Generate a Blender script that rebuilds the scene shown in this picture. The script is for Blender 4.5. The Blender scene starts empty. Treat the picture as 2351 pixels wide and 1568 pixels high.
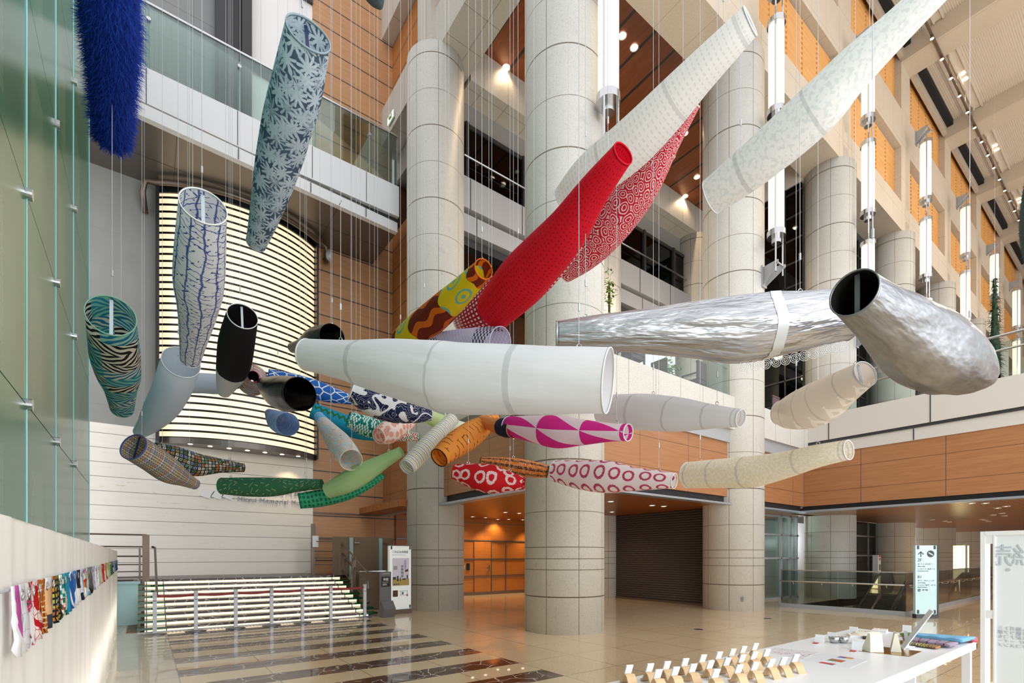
import bpy, bmesh, math, random
from mathutils import Vector, Matrix, noise as mnoise
random.seed(7)
S = bpy.context.scene
C = S.collection
PI = math.pi

# ---------------------------------------------------------------- camera, world, light
F = 1135.0; CX = 1175.5; HY = 1277.0; HC = 1.55      # focal length / principal column / horizon row in pixels, eye height in metres
YAW = math.atan(840.5 / F)
FW = (math.sin(YAW), math.cos(YAW)); RT = (math.cos(YAW), -math.sin(YAW))
cam = bpy.data.cameras.new('camera'); camo = bpy.data.objects.new('camera', cam); C.objects.link(camo)
camo.location = (0, 0, HC); camo.rotation_euler = (PI / 2, 0, -YAW)
cam.sensor_width = 36; cam.lens = F / 2351 * 36; cam.shift_y = (HY - 784) / 2351; cam.clip_end = 300; cam.clip_start = 0.05
S.camera = camo
W = bpy.data.worlds.new('world'); S.world = W; W.use_nodes = True
W.node_tree.nodes['Background'].inputs[0].default_value = (0.985, 0.97, 1.0, 1)
W.node_tree.nodes['Background'].inputs[1].default_value = 1.0
S.view_settings.view_transform = 'Standard'; S.view_settings.look = 'None'; S.view_settings.gamma = 1
S.view_settings.exposure = 0.5; S.view_settings.use_curve_mapping = False
def area(name, loc, rot, sx, sy, watt, col):
    l = bpy.data.lights.new(name, 'AREA'); l.shape = 'RECTANGLE'; l.size = sx; l.size_y = sy; l.energy = watt; l.color = col
    o = bpy.data.objects.new(name, l); C.objects.link(o); o.location = loc; o.rotation_euler = rot; return o
area('lower_hall_fill', (4, -7.5, 4.2), (PI / 2 + .0, 0, 0), 24, 8, 1500, (0.96, 0.98, 1.0))     # fill light added behind the camera to brighten the lower hall
S.cycles.max_bounces = 8; S.cycles.transparent_max_bounces = 24
S.cycles.diffuse_bounces = 4; S.cycles.glossy_bounces = 4
S.cycles.sample_clamp_indirect = 6; S.cycles.caustics_reflective = False; S.cycles.caustics_refractive = False
try: S.cycles.use_denoising = True
except Exception: pass

# ---------------------------------------------------------------- pixel <-> place
def ray(px):
    k = (px - CX) / F
    return (FW[0] + k * RT[0], FW[1] + k * RT[1])
def atD(px, py, z):
    r = ray(px); return Vector((r[0] * z, r[1] * z, HC + (HY - py) / F * z))
def atH(px, py, H): return atD(px, py, (H - HC) * F / (HY - py))
def onY(px, py, Y): return atD(px, py, Y / ray(px)[1])
def onX(px, py, X): return atD(px, py, X / ray(px)[0])
def proj(p):
    z = p[0] * FW[0] + p[1] * FW[1]; x = p[0] * RT[0] + p[1] * RT[1]
    return (CX + F * x / z, HY - F * (p[2] - HC) / z)

# ---------------------------------------------------------------- materials
def lin(c):
    if isinstance(c, str):
        c = c.lstrip('#'); c = [int(c[i:i + 2], 16) / 255 for i in (0, 2, 4)]
        c = [x / 12.92 if x <= 0.04045 else ((x + 0.055) / 1.055) ** 2.4 for x in c]
    return (c[0], c[1], c[2], 1)
MATS = {}
class G:
    """small node-tree builder around one Principled surface"""
    def __init__(s, name, base='#ffffff', rough=0.6, metal=0.0, spec=0.5):
        m = bpy.data.materials.new(name); m.use_nodes = True; s.m = m; s.nt = m.node_tree
        s.b = s.nt.nodes['Principled BSDF']; s.o = s.nt.nodes['Material Output']
        s.b.inputs['Base Color'].default_value = lin(base); s.b.inputs['Roughness'].default_value = rough
        s.b.inputs['Metallic'].default_value = metal; s.b.inputs['Specular IOR Level'].default_value = spec
        MATS[name] = m
    def n(s, t): return s.nt.nodes.new(t)
    def put(s, sock, v):
        if isinstance(v, bpy.types.NodeSocket): s.nt.links.new(v, sock)
        elif isinstance(v, str): sock.default_value = lin(v)
        else: sock.default_value = v
    def a(s, op, a, b=0.0, c=0.0):
        k = s.n('ShaderNodeMath'); k.operation = op
        s.put(k.inputs[0], a); s.put(k.inputs[1], b); s.put(k.inputs[2], c); return k.outputs[0]
    def uvw(s, layer):
        k = s.n('ShaderNodeUVMap'); k.uv_map = layer
        x = s.n('ShaderNodeSeparateXYZ'); s.nt.links.new(k.outputs[0], x.inputs[0]); return x.outputs[0], x.outputs[1]
    def pos(s, kind='pos'):
        if kind == 'obj': v = s.n('ShaderNodeTexCoord').outputs['Object']
        else: v = s.n('ShaderNodeNewGeometry').outputs['Position']
        x = s.n('ShaderNodeSeparateXYZ'); s.nt.links.new(v, x.inputs[0]); return x.outputs[0], x.outputs[1], x.outputs[2]
    def nor(s):
        v = s.n('ShaderNodeNewGeometry').outputs['Normal']
        x = s.n('ShaderNodeSeparateXYZ'); s.nt.links.new(v, x.inputs[0])
        return [s.a('ABSOLUTE', x.outputs[i]) for i in range(3)]
    def v(s, x=0.0, y=0.0, z=0.0):
        k = s.n('ShaderNodeCombineXYZ'); s.put(k.inputs[0], x); s.put(k.inputs[1], y); s.put(k.inputs[2], z); return k.outputs[0]
    def mix(s, f, a, b):
        k = s.n('ShaderNodeMix'); k.data_type = 'RGBA'; s.put(k.inputs[0], f); s.put(k.inputs[6], a); s.put(k.inputs[7], b); return k.outputs[2]
    def noise(s, vec, scale, detail=3, rough=0.5, dist=0.0, out=0):
        k = s.n('ShaderNodeTexNoise'); s.put(k.inputs['Vector'], vec); k.inputs['Scale'].default_value = scale
        k.inputs['Detail'].default_value = detail; k.inputs['Roughness'].default_value = rough; k.inputs['Distortion'].default_value = dist; return k.outputs[out]
    def voro(s, vec, scale, feature='F1', rnd=1.0, out='Distance'):
        k = s.n('ShaderNodeTexVoronoi'); k.feature = feature; k.voronoi_dimensions = '2D'; s.put(k.inputs['Vector'], vec)
        k.inputs['Scale'].default_value = scale; k.inputs['Randomness'].default_value = rnd; return k.outputs[out]
    def white(s, vec, out=1):
        k = s.n('ShaderNodeTexWhiteNoise'); k.noise_dimensions = '2D'; s.put(k.inputs['Vector'], vec); return k.outputs[out]
    def ramp(s, f, stops, const=False):
        k = s.n('ShaderNodeValToRGB'); e = k.color_ramp
        if const: e.interpolation = 'CONSTANT'
        while len(e.elements) < len(stops): e.elements.new(0.5)
        for el, (p, c) in zip(e.elements, stops): el.position = p; el.color = lin(c)
        s.put(k.inputs[0], f); return k.outputs[0]
    def lt(s, a, b): return s.a('LESS_THAN', a, b)
    def gt(s, a, b): return s.a('GREATER_THAN', a, b)
    def line(s, x, period, width, off=0.0):
        """1 on a thin line every `period`"""
        f = s.a('FRACT', s.a('DIVIDE', s.a('ADD', x, off), period)); d = s.a('ABSOLUTE', s.a('SUBTRACT', f, 0.5))
        return s.gt(d, 0.5 - width / period / 2)
    def col(s, c): s.put(s.b.inputs['Base Color'], c); return s
    def rough(s, r): s.put(s.b.inputs['Roughness'], r); return s
    def bump(s, h, strength=0.3, dist=0.02):
        k = s.n('ShaderNodeBump'); k.inputs['Strength'].default_value = strength; k.inputs['Distance'].default_value = dist
        s.put(k.inputs['Height'], h); s.nt.links.new(k.outputs[0], s.b.inputs['Normal']); return s
    def thin(s, translucent=0.35, clear=0.0, col=None):
        """woven cloth: light passes through"""
        src = col if col is not None else (s.b.inputs['Base Color'].links[0].from_socket if s.b.inputs['Base Color'].is_linked else None)
        t = s.n('ShaderNodeBsdfTranslucent')
        if src is not None: s.put(t.inputs[0], src)
        else: t.inputs[0].default_value = s.b.inputs['Base Color'].default_value
        mx = s.n('ShaderNodeMixShader'); mx.inputs[0].default_value = translucent
        s.nt.links.new(s.b.outputs[0], mx.inputs[1]); s.nt.links.new(t.outputs[0], mx.inputs[2]); out = mx.outputs[0]
        if not isinstance(clear, float) or clear > 0:
            tr = s.n('ShaderNodeBsdfTransparent'); m2 = s.n('ShaderNodeMixShader'); s.put(m2.inputs[0], clear)
            s.nt.links.new(out, m2.inputs[1]); s.nt.links.new(tr.outputs[0], m2.inputs[2]); out = m2.outputs[0]
        s.nt.links.new(out, s.o.inputs[0]); return s
    def emit(s, c, st): s.put(s.b.inputs['Emission Color'], c); s.b.inputs['Emission Strength'].default_value = st; return s

def glass(name, tint, refl=1.0, rough=0.0, opac=0.0, body='#335544'):
    """flat pane: tinted see-through plus mirror reflection by angle"""
    g = G(name); nt = g.nt
    tr = g.n('ShaderNodeBsdfTransparent'); tr.inputs[0].default_value = lin(tint)
    gl = g.n('ShaderNodeBsdfGlossy'); gl.inputs['Roughness'].default_value = rough
    fr = g.n('ShaderNodeFresnel'); fr.inputs[0].default_value = 1.5
    mx = g.n('ShaderNodeMixShader'); g.put(mx.inputs[0], g.a('MULTIPLY', fr.outputs[0], refl))
    base = tr.outputs[0]
    if opac:
        df = g.n('ShaderNodeBsdfDiffuse'); df.inputs[0].default_value = lin(body)
        m0 = g.n('ShaderNodeMixShader'); m0.inputs[0].default_value = opac
        nt.links.new(tr.outputs[0], m0.inputs[1]); nt.links.new(df.outputs[0], m0.inputs[2]); base = m0.outputs[0]
    nt.links.new(base, mx.inputs[1]); nt.links.new(gl.outputs[0], mx.inputs[2]); nt.links.new(mx.outputs[0], g.o.inputs[0])
    return g.m
def plain(name, c, rough=0.5, metal=0.0, spec=0.5): return G(name, c, rough, metal, spec).m

def stone(name, c1, c2, wx=1e6, wy=1e6, wz=1e6, ox=0, oy=0, oz=0, jw=0.012, joint='#6a655c', rough=0.55, speck=0.35):
    g = G(name, rough=rough); x, y, z = g.pos(); nx, ny, nz = g.nor(); p = g.v(x, y, z)
    c = g.mix(g.noise(p, 0.9, 4), c1, c2)
    c = g.mix(g.a('MULTIPLY', g.gt(g.noise(p, 55, 2), 0.6), speck), c, '#7c7a74')
    js = []
    for co, w, o, n in ((x, wx, ox, nx), (y, wy, oy, ny), (z, wz, oz, nz)):
        if w < 1e5: js.append(g.a('MULTIPLY', g.line(co, w, jw, o), g.lt(n, 0.5)))
    if js:
        j = js[0]
        for k in js[1:]: j = g.a('MAXIMUM', j, k)
        c = g.mix(j, c, joint)
    g.col(c); return g.m
def wood(name, c1, c2, axis='x', wx=1e6, wy=1e6, wz=1e6, ox=0, oy=0, oz=0, jw=0.012, joint='#4a2c18', rough=0.4, jz=None):
    g = G(name, rough=rough); x, y, z = g.pos(); nx, ny, nz = g.nor()
    sx, sy, sz = (1.2, 12, 26) if axis == 'x' else ((12, 1.2, 26) if axis == 'y' else (26, 26, 1.2))
    if axis == 'h': sx, sy, sz = 1.2, 1.2, 26
    p = g.v(g.a('MULTIPLY', x, sx), g.a('MULTIPLY', y, sy), g.a('MULTIPLY', z, sz))
    c = g.mix(g.ramp(g.noise(p, 1.0, 4, 0.6), [(0.3, '#000000'), (0.7, '#ffffff')]), c1, c2)
    j = None
    for co, w, o, n, wd in ((x, wx, ox, nx, jw), (y, wy, oy, ny, jw), (z, wz, oz, nz, jz or jw)):
        if w < 1e5:
            k = g.a('MULTIPLY', g.line(co, w, wd, o), g.lt(n, 0.5)); j = k if j is None else g.a('MAXIMUM', j, k)
    if j is not None: c = g.mix(j, c, joint)
    g.col(c); return g.m

stone('granite_beam', '#c9c5bb', '#bdb9af', 0.93, 0.93, 1e6, jw=0.012)
stone('granite_warm', '#cfc2ae', '#c2b5a0', 1.13, 1e6, 1.55, ox=0.1, oz=0.2, jw=0.012, joint='#968a78')
stone('granite_parapet', '#d2d0c9', '#c4c2ba', 0.98, 0.98, 1e6, jw=0.012)
stone('concrete', '#9b9c97', '#7f817d', 1.8, 1e6, 0.92, jw=0.006, joint='#7d7e7a', speck=0.05)
stone('concrete_dark', '#888a89', '#7b7d7d', 1.1, 1e6, 1.0, jw=0.01, joint='#4a4b4b', speck=0.05)
def travertine():
    g = G('travertine', rough=0.5); x, y, z = g.pos()
    p = g.v(g.a('MULTIPLY', x, 1.3), y, g.a('MULTIPLY', z, 14))
    n = g.noise(p, 1.0, 5, 0.65); c = g.mix(n, '#f6f3ec', '#e9e4d8')
    s = g.ramp(g.noise(g.v(g.a('MULTIPLY', x, 2.2), y, g.a('MULTIPLY', z, 20)), 1.0, 4, 0.7), [(0.62, '#000000'), (0.74, '#ffffff')])
    big = g.ramp(g.noise(g.v(x, y, z), 0.8, 2), [(0.45, '#000000'), (0.6, '#ffffff')])
    c = g.mix(g.a('MULTIPLY', g.a('MULTIPLY', s, big), 0.8), c, '#b98a55')
    c = g.mix(g.line(z, 0.377, 0.014, 0.13), c, '#7d7a72'); g.col(c)
travertine()
def column_mat():
    g = G('granite_column', rough=0.5); x, y, z = g.pos('obj')
    p = g.v(x, y, z); c = g.mix(g.noise(p, 0.8, 4), '#d3d2cb', '#bfbeb6')
    c = g.mix(g.a('MULTIPLY', g.gt(g.noise(p, 60, 2), 0.6), 0.4), c, '#8b8a85')
    st = g.ramp(g.noise(g.v(g.a('ADD', x, g.a('MULTIPLY', z, 0.7)), y, g.a('MULTIPLY', z, 0.6)), 7, 5, 0.7), [(0.60, '#000000'), (0.72, '#ffffff')])
    c = g.mix(g.a('MULTIPLY', st, 0.35), c, '#8f8d85')
    ang = g.a('DIVIDE', g.a('ARCTAN2', y, x), 2 * PI)
    j = g.line(ang, 0.125, 0.0022, 0.062)
    for h, w in ((0.74, .024), (1.28, .014), (1.50, .014), (1.73, .016), (2.44, .012)):
        j = g.a('MAXIMUM', j, g.lt(g.a('ABSOLUTE', g.a('SUBTRACT', z, h)), w / 2))
    up = g.gt(z, 2.8)
    j = g.a('MAXIMUM', j, g.a('MULTIPLY', up, g.line(z, 2.04, 0.028, 0.62)))
    j = g.a('MAXIMUM', j, g.a('MULTIPLY', up, g.line(z, 2.04, 0.012, 1.64)))
    g.col(g.mix(j, c, '#6b6252'))
column_mat()
wood('wood_wall', '#cb9c72', '#b98a60', 'h', 2.27, 1e6, 0.735, ox=0.35, oz=0.06, jw=0.01, jz=0.04, joint='#4f4a45')
wood('wood_infill', '#b9793f', '#a4672f', 'h', 1e6, 1e6, 0.735, oz=0.06, jz=0.04, joint='#5d463a')
wood('wood_fascia', '#a9774f', '#98663f', 'h', 1.95, 2.05, 0.735, ox=0.33, oy=0.2, oz=-0.02, jw=0.014, jz=0.012, joint='#5a3317')
wood('wood_lit', '#b06d2c', '#9d5d22', 'h', 1.0, 1e6, 0.73, ox=0.0, oz=0.04, jw=0.012, jz=0.03, joint='#6d5f50')
wood('wood_ceiling', '#a8662f', '#955422', 'x', 1e6, 0.33, 1e6, jw=0.022, joint='#3b1f0d', rough=0.3)
wood('wood_slats', '#b1733c', '#9c602c', 'x', 1e6, 0.16, 1e6, jw=0.03, joint='#5a3214', rough=0.28)
wood('wood_niche', '#8a4a22', '#743b18', 'y', 0.93, 1e6, 1e6, jw=0.09, joint='#2a2320', rough=0.4)
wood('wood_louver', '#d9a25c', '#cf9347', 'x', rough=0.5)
wood('wood_louver_shade', '#96601f', '#855317', 'x', rough=0.5)  # darker copy of the louvre wood, paints the shade between the slats
wood('wood_dark', '#5a3a22', '#4c301b', 'h', rough=0.4)
wood('wood_pale', '#d5b48a', '#c9a67a', 'x', rough=0.5)
def floor_mat():
    g = G('floor_stone', rough=0.12, spec=0.6); x, y, z = g.pos(); p = g.v(x, y, z)
    c = g.mix(g.noise(p, 1.1, 4), '#e0cba8', '#d2b890')
    c = g.mix(g.a('MULTIPLY', g.gt(g.noise(p, 48, 2), 0.58), 0.35), c, '#8a7355')
    wht = g.mix(g.noise(p, 1.5, 4), '#cfcab8', '#bdb8a4')
    inx = g.a('MULTIPLY', g.gt(x, 0.34), g.lt(x, 4.36))
    left = g.lt(x, 0.34); c = g.mix(left, c, g.mix(g.a('MULTIPLY', g.gt(g.noise(p, 48, 2), 0.6), 0.25), wht, '#8d8a7a'))
    c = g.mix(g.a('MULTIPLY', inx, 0.6), c, '#dccaa4')
    fy = g.a('FRACT', g.a('DIVIDE', g.a('SUBTRACT', y, 4.74), 0.96))
    st = g.a('MULTIPLY', g.a('MULTIPLY', inx, g.lt(fy, 0.48)), g.lt(y, 11.95))
    q = g.v(g.a('ADD', x, g.a('MULTIPLY', g.noise(p, 3, 3), 0.35)), g.a('ADD', y, g.a('MULTIPLY', g.noise(g.v(y, x), 3, 3), 0.35)))
    vein = g.lt(g.voro(q, 3.2, 'DISTANCE_TO_EDGE'), 0.022)
    vein = g.a('MULTIPLY', vein, g.gt(g.noise(p, 2.2, 2), 0.42))
    dark = g.mix(vein, g.mix(g.noise(p, 5, 3), '#2e1813', '#43251c'), '#cfc6c0')
    c = g.mix(st, c, dark)
    j = g.a('MAXIMUM', g.line(x, 1.005, 0.012, 0.665), g.a('MULTIPLY', g.line(y, 0.96, 0.008, 0.06), g.a('SUBTRACT', 1.0, inx)))
    g.col(g.mix(g.a('MULTIPLY', j, 0.75), c, '#5d4d3c')); g.rough(0.25)
    g.b.inputs['Coat Weight'].default_value = 0.6; g.b.inputs['Coat Roughness'].default_value = 0.03; g.b.inputs['Coat IOR'].default_value = 1.5
floor_mat()
def marble():
    g = G('dark_marble', rough=0.32); x, y, z = g.pos(); p = g.v(x, y, z)
    q = g.v(g.a('ADD', x, g.a('MULTIPLY', g.noise(p, 4, 3), 0.3)), g.a('ADD', g.a('MULTIPLY', g.a('ADD', z, y), 1.5), g.a('MULTIPLY', g.noise(p, 5, 3), 0.25)))
    vein = g.a('MULTIPLY', g.lt(g.voro(q, 4.5, 'DISTANCE_TO_EDGE'), 0.03), g.gt(g.noise(p, 3, 2), 0.45))
    g.col(g.mix(vein, '#33221c', '#d5cfc8'))
marble()
G('lit_panel', '#fff1d0', 0.4).emit('#ffe9c4', 0.85)
G('lit_lightbox', '#fff3dc', 0.4).emit('#ffe2b4', 0.62)
G('lit_lantern', '#fff6e8', 0.3).emit('#fff0dc', 0.62)
G('lit_bulb', '#ffffff', 0.3).emit('#ffe8c4', 9.0)
G('lit_sign', '#f4faf8', 0.15).emit('#eef8f6', 0.1)
G('lit_poster', '#fff6c8', 0.3).emit('#ffedae', 1.3)
G('exit_green', '#e8fff0', 0.3).emit('#b8f0cc', 0.8)
plain('metal_white', '#dfe1e4', 0.35); plain('metal_grey', '#a7a9ac', 0.4, 0.2); plain('metal_beige', '#c9c6bf', 0.4)
plain('metal_dark', '#3a3a3b', 0.4, 0.3); plain('metal_bronze', '#6f6155', 0.35, 0.5); plain('fin_glass', '#9db9b0', 0.15); plain('steel', '#c9cacb', 0.22, 1.0); plain('brushed_steel', '#8f9193', 0.38, 0.9)
plain('soffit_metal', '#77706a', 0.3, 0.55)
plain('black_metal', '#15151a', 0.4); plain('grille', '#26282b', 0.5); plain('edge_metal', '#a9b0b8', 0.3, 0.5)
plain('shutter', '#4d4644', 0.45, 0.2); plain('white_paint', '#f1f1f1', 0.5); plain('white_panel', '#eef1f4', 0.35)
plain('sign_grey', '#6a6a6c', 0.45); plain('ink', '#3a4348', 0.6); plain('ink_pale', '#c3cbd2', 0.6); plain('paper', '#f3f4f5', 0.6)
plain('ceiling_white', '#d9cfc0', 0.6); plain('ceiling_black', '#111111', 0.8); plain('red_belt', '#8a2530', 0.6)
plain('lattice_tile', '#8a8a86', 0.5); plain('black_plastic', '#17171a', 0.35); plain('gold', '#b58b3a', 0.18, 0.9)
plain('chair_vinyl', '#5d3540', 0.45); plain('leaf', '#6f8f3a', 0.5); plain('soil', '#3b2d22', 0.9); plain('pot', '#5b5148', 0.6)
plain('wire', '#c8cdd2', 0.4, 0.3); plain('strap_grey', '#b9c3cc', 0.6); plain('aqua_panel', '#a9d3d6', 0.25)
plain('red_paint', '#c0282d', 0.5); plain('navy_ink', '#2c3f8c', 0.5)
glass('glass_clear', '#edf4f1', 0.22); glass('glass_dark', '#5f7a74', 1.0); glass('glass_smoke', '#a8988a', 0.6, 0.05, 0.55, '#a08a74')
glass('glass_step', '#7fd0a0', 1.0, 0.0, 0.45, '#0f6a40'); glass('glass_window', '#6f7c74', 0.9); glass('glass_rail', '#e2f0eb', 0.8)
glass('glass_green_dark', '#7d9488', 1.0)
glass('glass_pit', '#d3dad7', 0.7)
def green_glass():
    g = G('green_glass', rough=0.22, spec=0.25); x, y, z = g.pos()
    c = g.mix(g.noise(g.v(0, y, g.a('MULTIPLY', z, 0.15)), 1.4, 3), '#4c8a6b', '#35705a')
    fy = g.a('FRACT', g.a('DIVIDE', g.a('SUBTRACT', y, 0.93), 2.07)); fz = g.a('FRACT', g.a('DIVIDE', g.a('SUBTRACT', z, 0.95), 2.185))
    w1 = g.a('MULTIPLY', g.a('MULTIPLY', g.gt(fy, 0.12), g.lt(fy, 0.5)), g.a('MULTIPLY', g.gt(fz, 0.12), g.lt(fz, 0.72)))
    ln = g.a('MULTIPLY', w1, g.a('MAXIMUM', g.line(y, 0.11, 0.02), g.line(z, 0.22, 0.02)))
    ed = g.a('MULTIPLY', g.a('MULTIPLY', g.gt(fy, 0.6), g.lt(fy, 0.9)), g.line(y, 0.085, 0.018))
    c = g.mix(g.a('MULTIPLY', w1, 0.12), c, '#c9dcc4'); c = g.mix(g.a('MULTIPLY', g.a('MAXIMUM', ln, ed), 0.3), c, '#3f7060')
    g.col(c)
green_glass()
G('pane_edge', '#9fe0e0', 0.15).emit('#8fd8dc', 0.05)  # bright rim of the panes put in as a faint glow, no lamp

# ---------------------------------------------------------------- mesh collector
class MB:
    def __init__(s): s.v = []; s.f = []; s.mi = []; s.uv = None
    def add(s, vs, fs, mi=0):
        o = len(s.v); s.v += [tuple(p) for p in vs]; s.f += [tuple(i + o for i in f) for f in fs]; s.mi += [mi] * len(fs); return s
    def box(s, x0, y0, z0, x1, y1, z1, mi=0):
        if x0 > x1: x0, x1 = x1, x0
        if y0 > y1: y0, y1 = y1, y0
        if z0 > z1: z0, z1 = z1, z0
        return s.add([(x0, y0, z0), (x1, y0, z0), (x1, y1, z0), (x0, y1, z0), (x0, y0, z1), (x1, y0, z1), (x1, y1, z1), (x0, y1, z1)],
                     [(3, 2, 1, 0), (4, 5, 6, 7), (0, 1, 5, 4), (1, 2, 6, 5), (2, 3, 7, 6), (3, 0, 4, 7)], mi)
    def obox(s, c, ax, ay, az, mi=0):
        """box from centre and three half-axis vectors"""
        c, ax, ay, az = Vector(c), Vector(ax), Vector(ay), Vector(az); P = []
        for k in (-1, 1):
            for a, b in ((-1, -1), (1, -1), (1, 1), (-1, 1)): P.append(c + ax * a + ay * b + az * k)
        return s.add(P, [(3, 2, 1, 0), (4, 5, 6, 7), (0, 1, 5, 4), (1, 2, 6, 5), (2, 3, 7, 6), (3, 0, 4, 7)], mi)
    def prism(s, poly, z0, z1, mi=0):
        n = len(poly); vs = [(x, y, z0) for x, y in poly] + [(x, y, z1) for x, y in poly]
        fs = [tuple(range(n - 1, -1, -1)), tuple(range(n, 2 * n))] + [(i, (i + 1) % n, n + (i + 1) % n, n + i) for i in range(n)]
        return s.add(vs, fs, mi)
    def tube(s, path, r, n=8, cap=True, mi=0, closed=False):
        path = [Vector(p) for p in path]; m = len(path); rs = r if isinstance(r, (list, tuple)) else [r] * m; vs = []; up = None
        for i, p in enumerate(path):
            if closed: t = path[(i + 1) % m] - path[i - 1]
            else: t = path[min(i + 1, m - 1)] - path[max(i - 1, 0)]
            t.normalize()
            if up is None: up = t.orthogonal().normalized()
            up = (up - t * up.dot(t)).normalized(); b = t.cross(up)
            vs += [p + (up * math.cos(2 * PI * k / n) + b * math.sin(2 * PI * k / n)) * rs[i] for k in range(n)]
        fs = []
        for i in range(m if closed else m - 1):
            j = (i + 1) % m
            fs += [(i * n + k, i * n + (k + 1) % n, j * n + (k + 1) % n, j * n + k) for k in range(n)]
        if cap and not closed: fs += [tuple(range(n - 1, -1, -1)), tuple((m - 1) * n + k for k in range(n))]
        return s.add(vs, fs, mi)
    def lathe(s, prof, c=(0, 0, 0), n=24, mi=0, capb=True, capt=True):
        vs = []; m = len(prof)
        for r, z in prof: vs += [(c[0] + r * math.cos(2 * PI * k / n), c[1] + r * math.sin(2 * PI * k / n), c[2] + z) for k in range(n)]
        fs = [(i * n + k, i * n + (k + 1) % n, (i + 1) * n + (k + 1) % n, (i + 1) * n + k) for i in range(m - 1) for k in range(n)]
        if capb: fs.append(tuple(range(n - 1, -1, -1)))
        if capt: fs.append(tuple((m - 1) * n + k for k in range(n)))
        return s.add(vs, fs, mi)
    def build(s, name, mats, parent=None, smooth=False, at=None):
        o3 = Vector(parent.location) if parent else (Vector(at) if at else Vector((0, 0, 0)))
        if parent and parent.parent: o3 = o3 + Vector(parent.parent.location)
        me = bpy.data.meshes.new(name); me.from_pydata([Vector(p) - o3 for p in s.v], [], s.f)
        for m in ([mats] if isinstance(mats, str) else mats): me.materials.append(MATS[m])
        me.polygons.foreach_set('material_index', s.mi)
        if smooth: me.polygons.foreach_set('use_smooth', [True] * len(s.f))
        if s.uv:
            for ln, uvs in s.uv.items():
                L = me.uv_layers.new(name=ln)
                for lp in me.loops: L.data[lp.index].uv = uvs[lp.vertex_index]
        me.update(); o = bpy.data.objects.new(name, me); C.objects.link(o)
        if parent: o.parent = parent
        elif at: o.location = at
        return o
def tag(o, label, cat, group=None):
    o['label'] = label; o['category'] = cat
    if group: o['group'] = group
    return o
def thing(name, label, cat, loc=(0, 0, 0), group=None):
    o = bpy.data.objects.new(name, None); C.objects.link(o); o.location = loc; o.empty_display_size = 0.1
    return tag(o, label, cat, group)
def st(o): o['kind'] = 'structure'; return o
def copy_tree(o, loc, label=None, group=None):
    r = o.copy(); C.objects.link(r); r.location = loc
    if label: r['label'] = label
    if group: r['group'] = group
    for ch in list(o.children):
        c = ch.copy(); C.objects.link(c); c.parent = r
        for g2 in ch.children:
            d = g2.copy(); C.objects.link(d); d.parent = c
    return r
def text(name, body, size, mat, M, parent=None, extrude=0.002, align='LEFT', spacing=1.0):
    cu = bpy.data.curves.new(name, 'FONT'); cu.body = body; cu.size = size; cu.extrude = extrude; cu.align_x = align; cu.space_character = spacing
    t = bpy.data.objects.new(name + '_tmp', cu); C.objects.link(t)
    dg = bpy.context.evaluated_depsgraph_get(); me = bpy.data.meshes.new_from_object(t.evaluated_get(dg))
    bpy.data.objects.remove(t); me.name = name; me.materials.clear(); me.materials.append(MATS[mat])
    me.transform(M)
    if M.determinant() < 0: me.flip_normals()
    if parent: me.transform(Matrix.Translation(-Vector(parent.location)))
    o = bpy.data.objects.new(name, me); C.objects.link(o)
    if parent: o.parent = parent
    return o
def face(origin, right, up=(0, 0, 1)):
    """matrix that lays text (x right, y up) on a wall"""
    r = Vector(right).normalized(); u = Vector(up).normalized(); n = r.cross(u); o = Vector(origin)
    return Matrix(((r.x, u.x, n.x, o.x), (r.y, u.y, n.y, o.y), (r.z, u.z, n.z, o.z), (0, 0, 0, 1)))

# ================================================================ the setting
COLX = [7.2 + 6.82 * k for k in range(8)]
ROWY = 7.9; CR = 0.84; FY = 7.35; BX = 6.7
f = MB()
for x0, y0, x1, y1 in ((-6, -8, 16.9, 18), (16.9, -8, 62, 4.45), (16.9, 7.35, 62, 18), (24.5, 4.45, 62, 7.35)): f.box(x0, y0, -0.3, x1, y1, 0)
st(f.build('floor', 'floor_stone'))
# back wall: travertine, concrete above, veneer panels beside them
st(MB().box(-4, 16.75, 0, 4.36, 17.2, 5.03).build('wall_back_travertine', 'travertine'))
st(MB().box(-4, 16.78, 5.03, 4.36, 17.2, 11.9).build('wall_back_concrete', 'concrete'))
st(MB().box(-4, 16.8, 11.9, 1.62, 17.2, 30).build('wall_back_upper', 'concrete_dark'))
st(MB().box(4.36, 16.8, 0, 14.1, 17.2, 3.1).box(4.36, 16.8, 3.1, 7.1, 17.2, 30).build('wall_back_veneer', 'wood_wall'))
st(MB().box(7.1, 8.2, 17.3, 7.3, 17, 19.8).box(7.1, 8.2, 21.5, 7.3, 17, 24.3).box(7.1, 13.0, 3.2, 7.3, 16.8, 13.0).build('wall_side_veneer', 'wood_infill'))
b = MB(); b.box(4.3, 16.7, 2.0, 4.42, 16.82, 2.6); 
for z in (0.72, 2.12, 2.95): b.box(4.36, 16.76, z, 5.9 if z < 2.5 else 7.0, 16.82, z + 0.05)
st(b.build('trim_1', 'metal_bronze'))
# window with white blinds and dark uprights, high on the back wall
wb = st(MB().box(2.6, 16.84, 13, 4.36, 17.1, 30).build('window_1', 'white_paint'))
b = MB()
for z in (16.3, 19.5, 22.7): b.box(2.55, 16.75, z, 4.36, 16.83, z + 0.28)
b.box(1.62, 16.5, 12, 2.0, 17.1, 30); b.box(2.3, 16.6, 12, 2.55, 17.1, 30); b.box(2.0, 16.8, 12, 2.3, 17.1, 30)
st(b.build('window_frame', 'metal_dark', wb))
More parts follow.
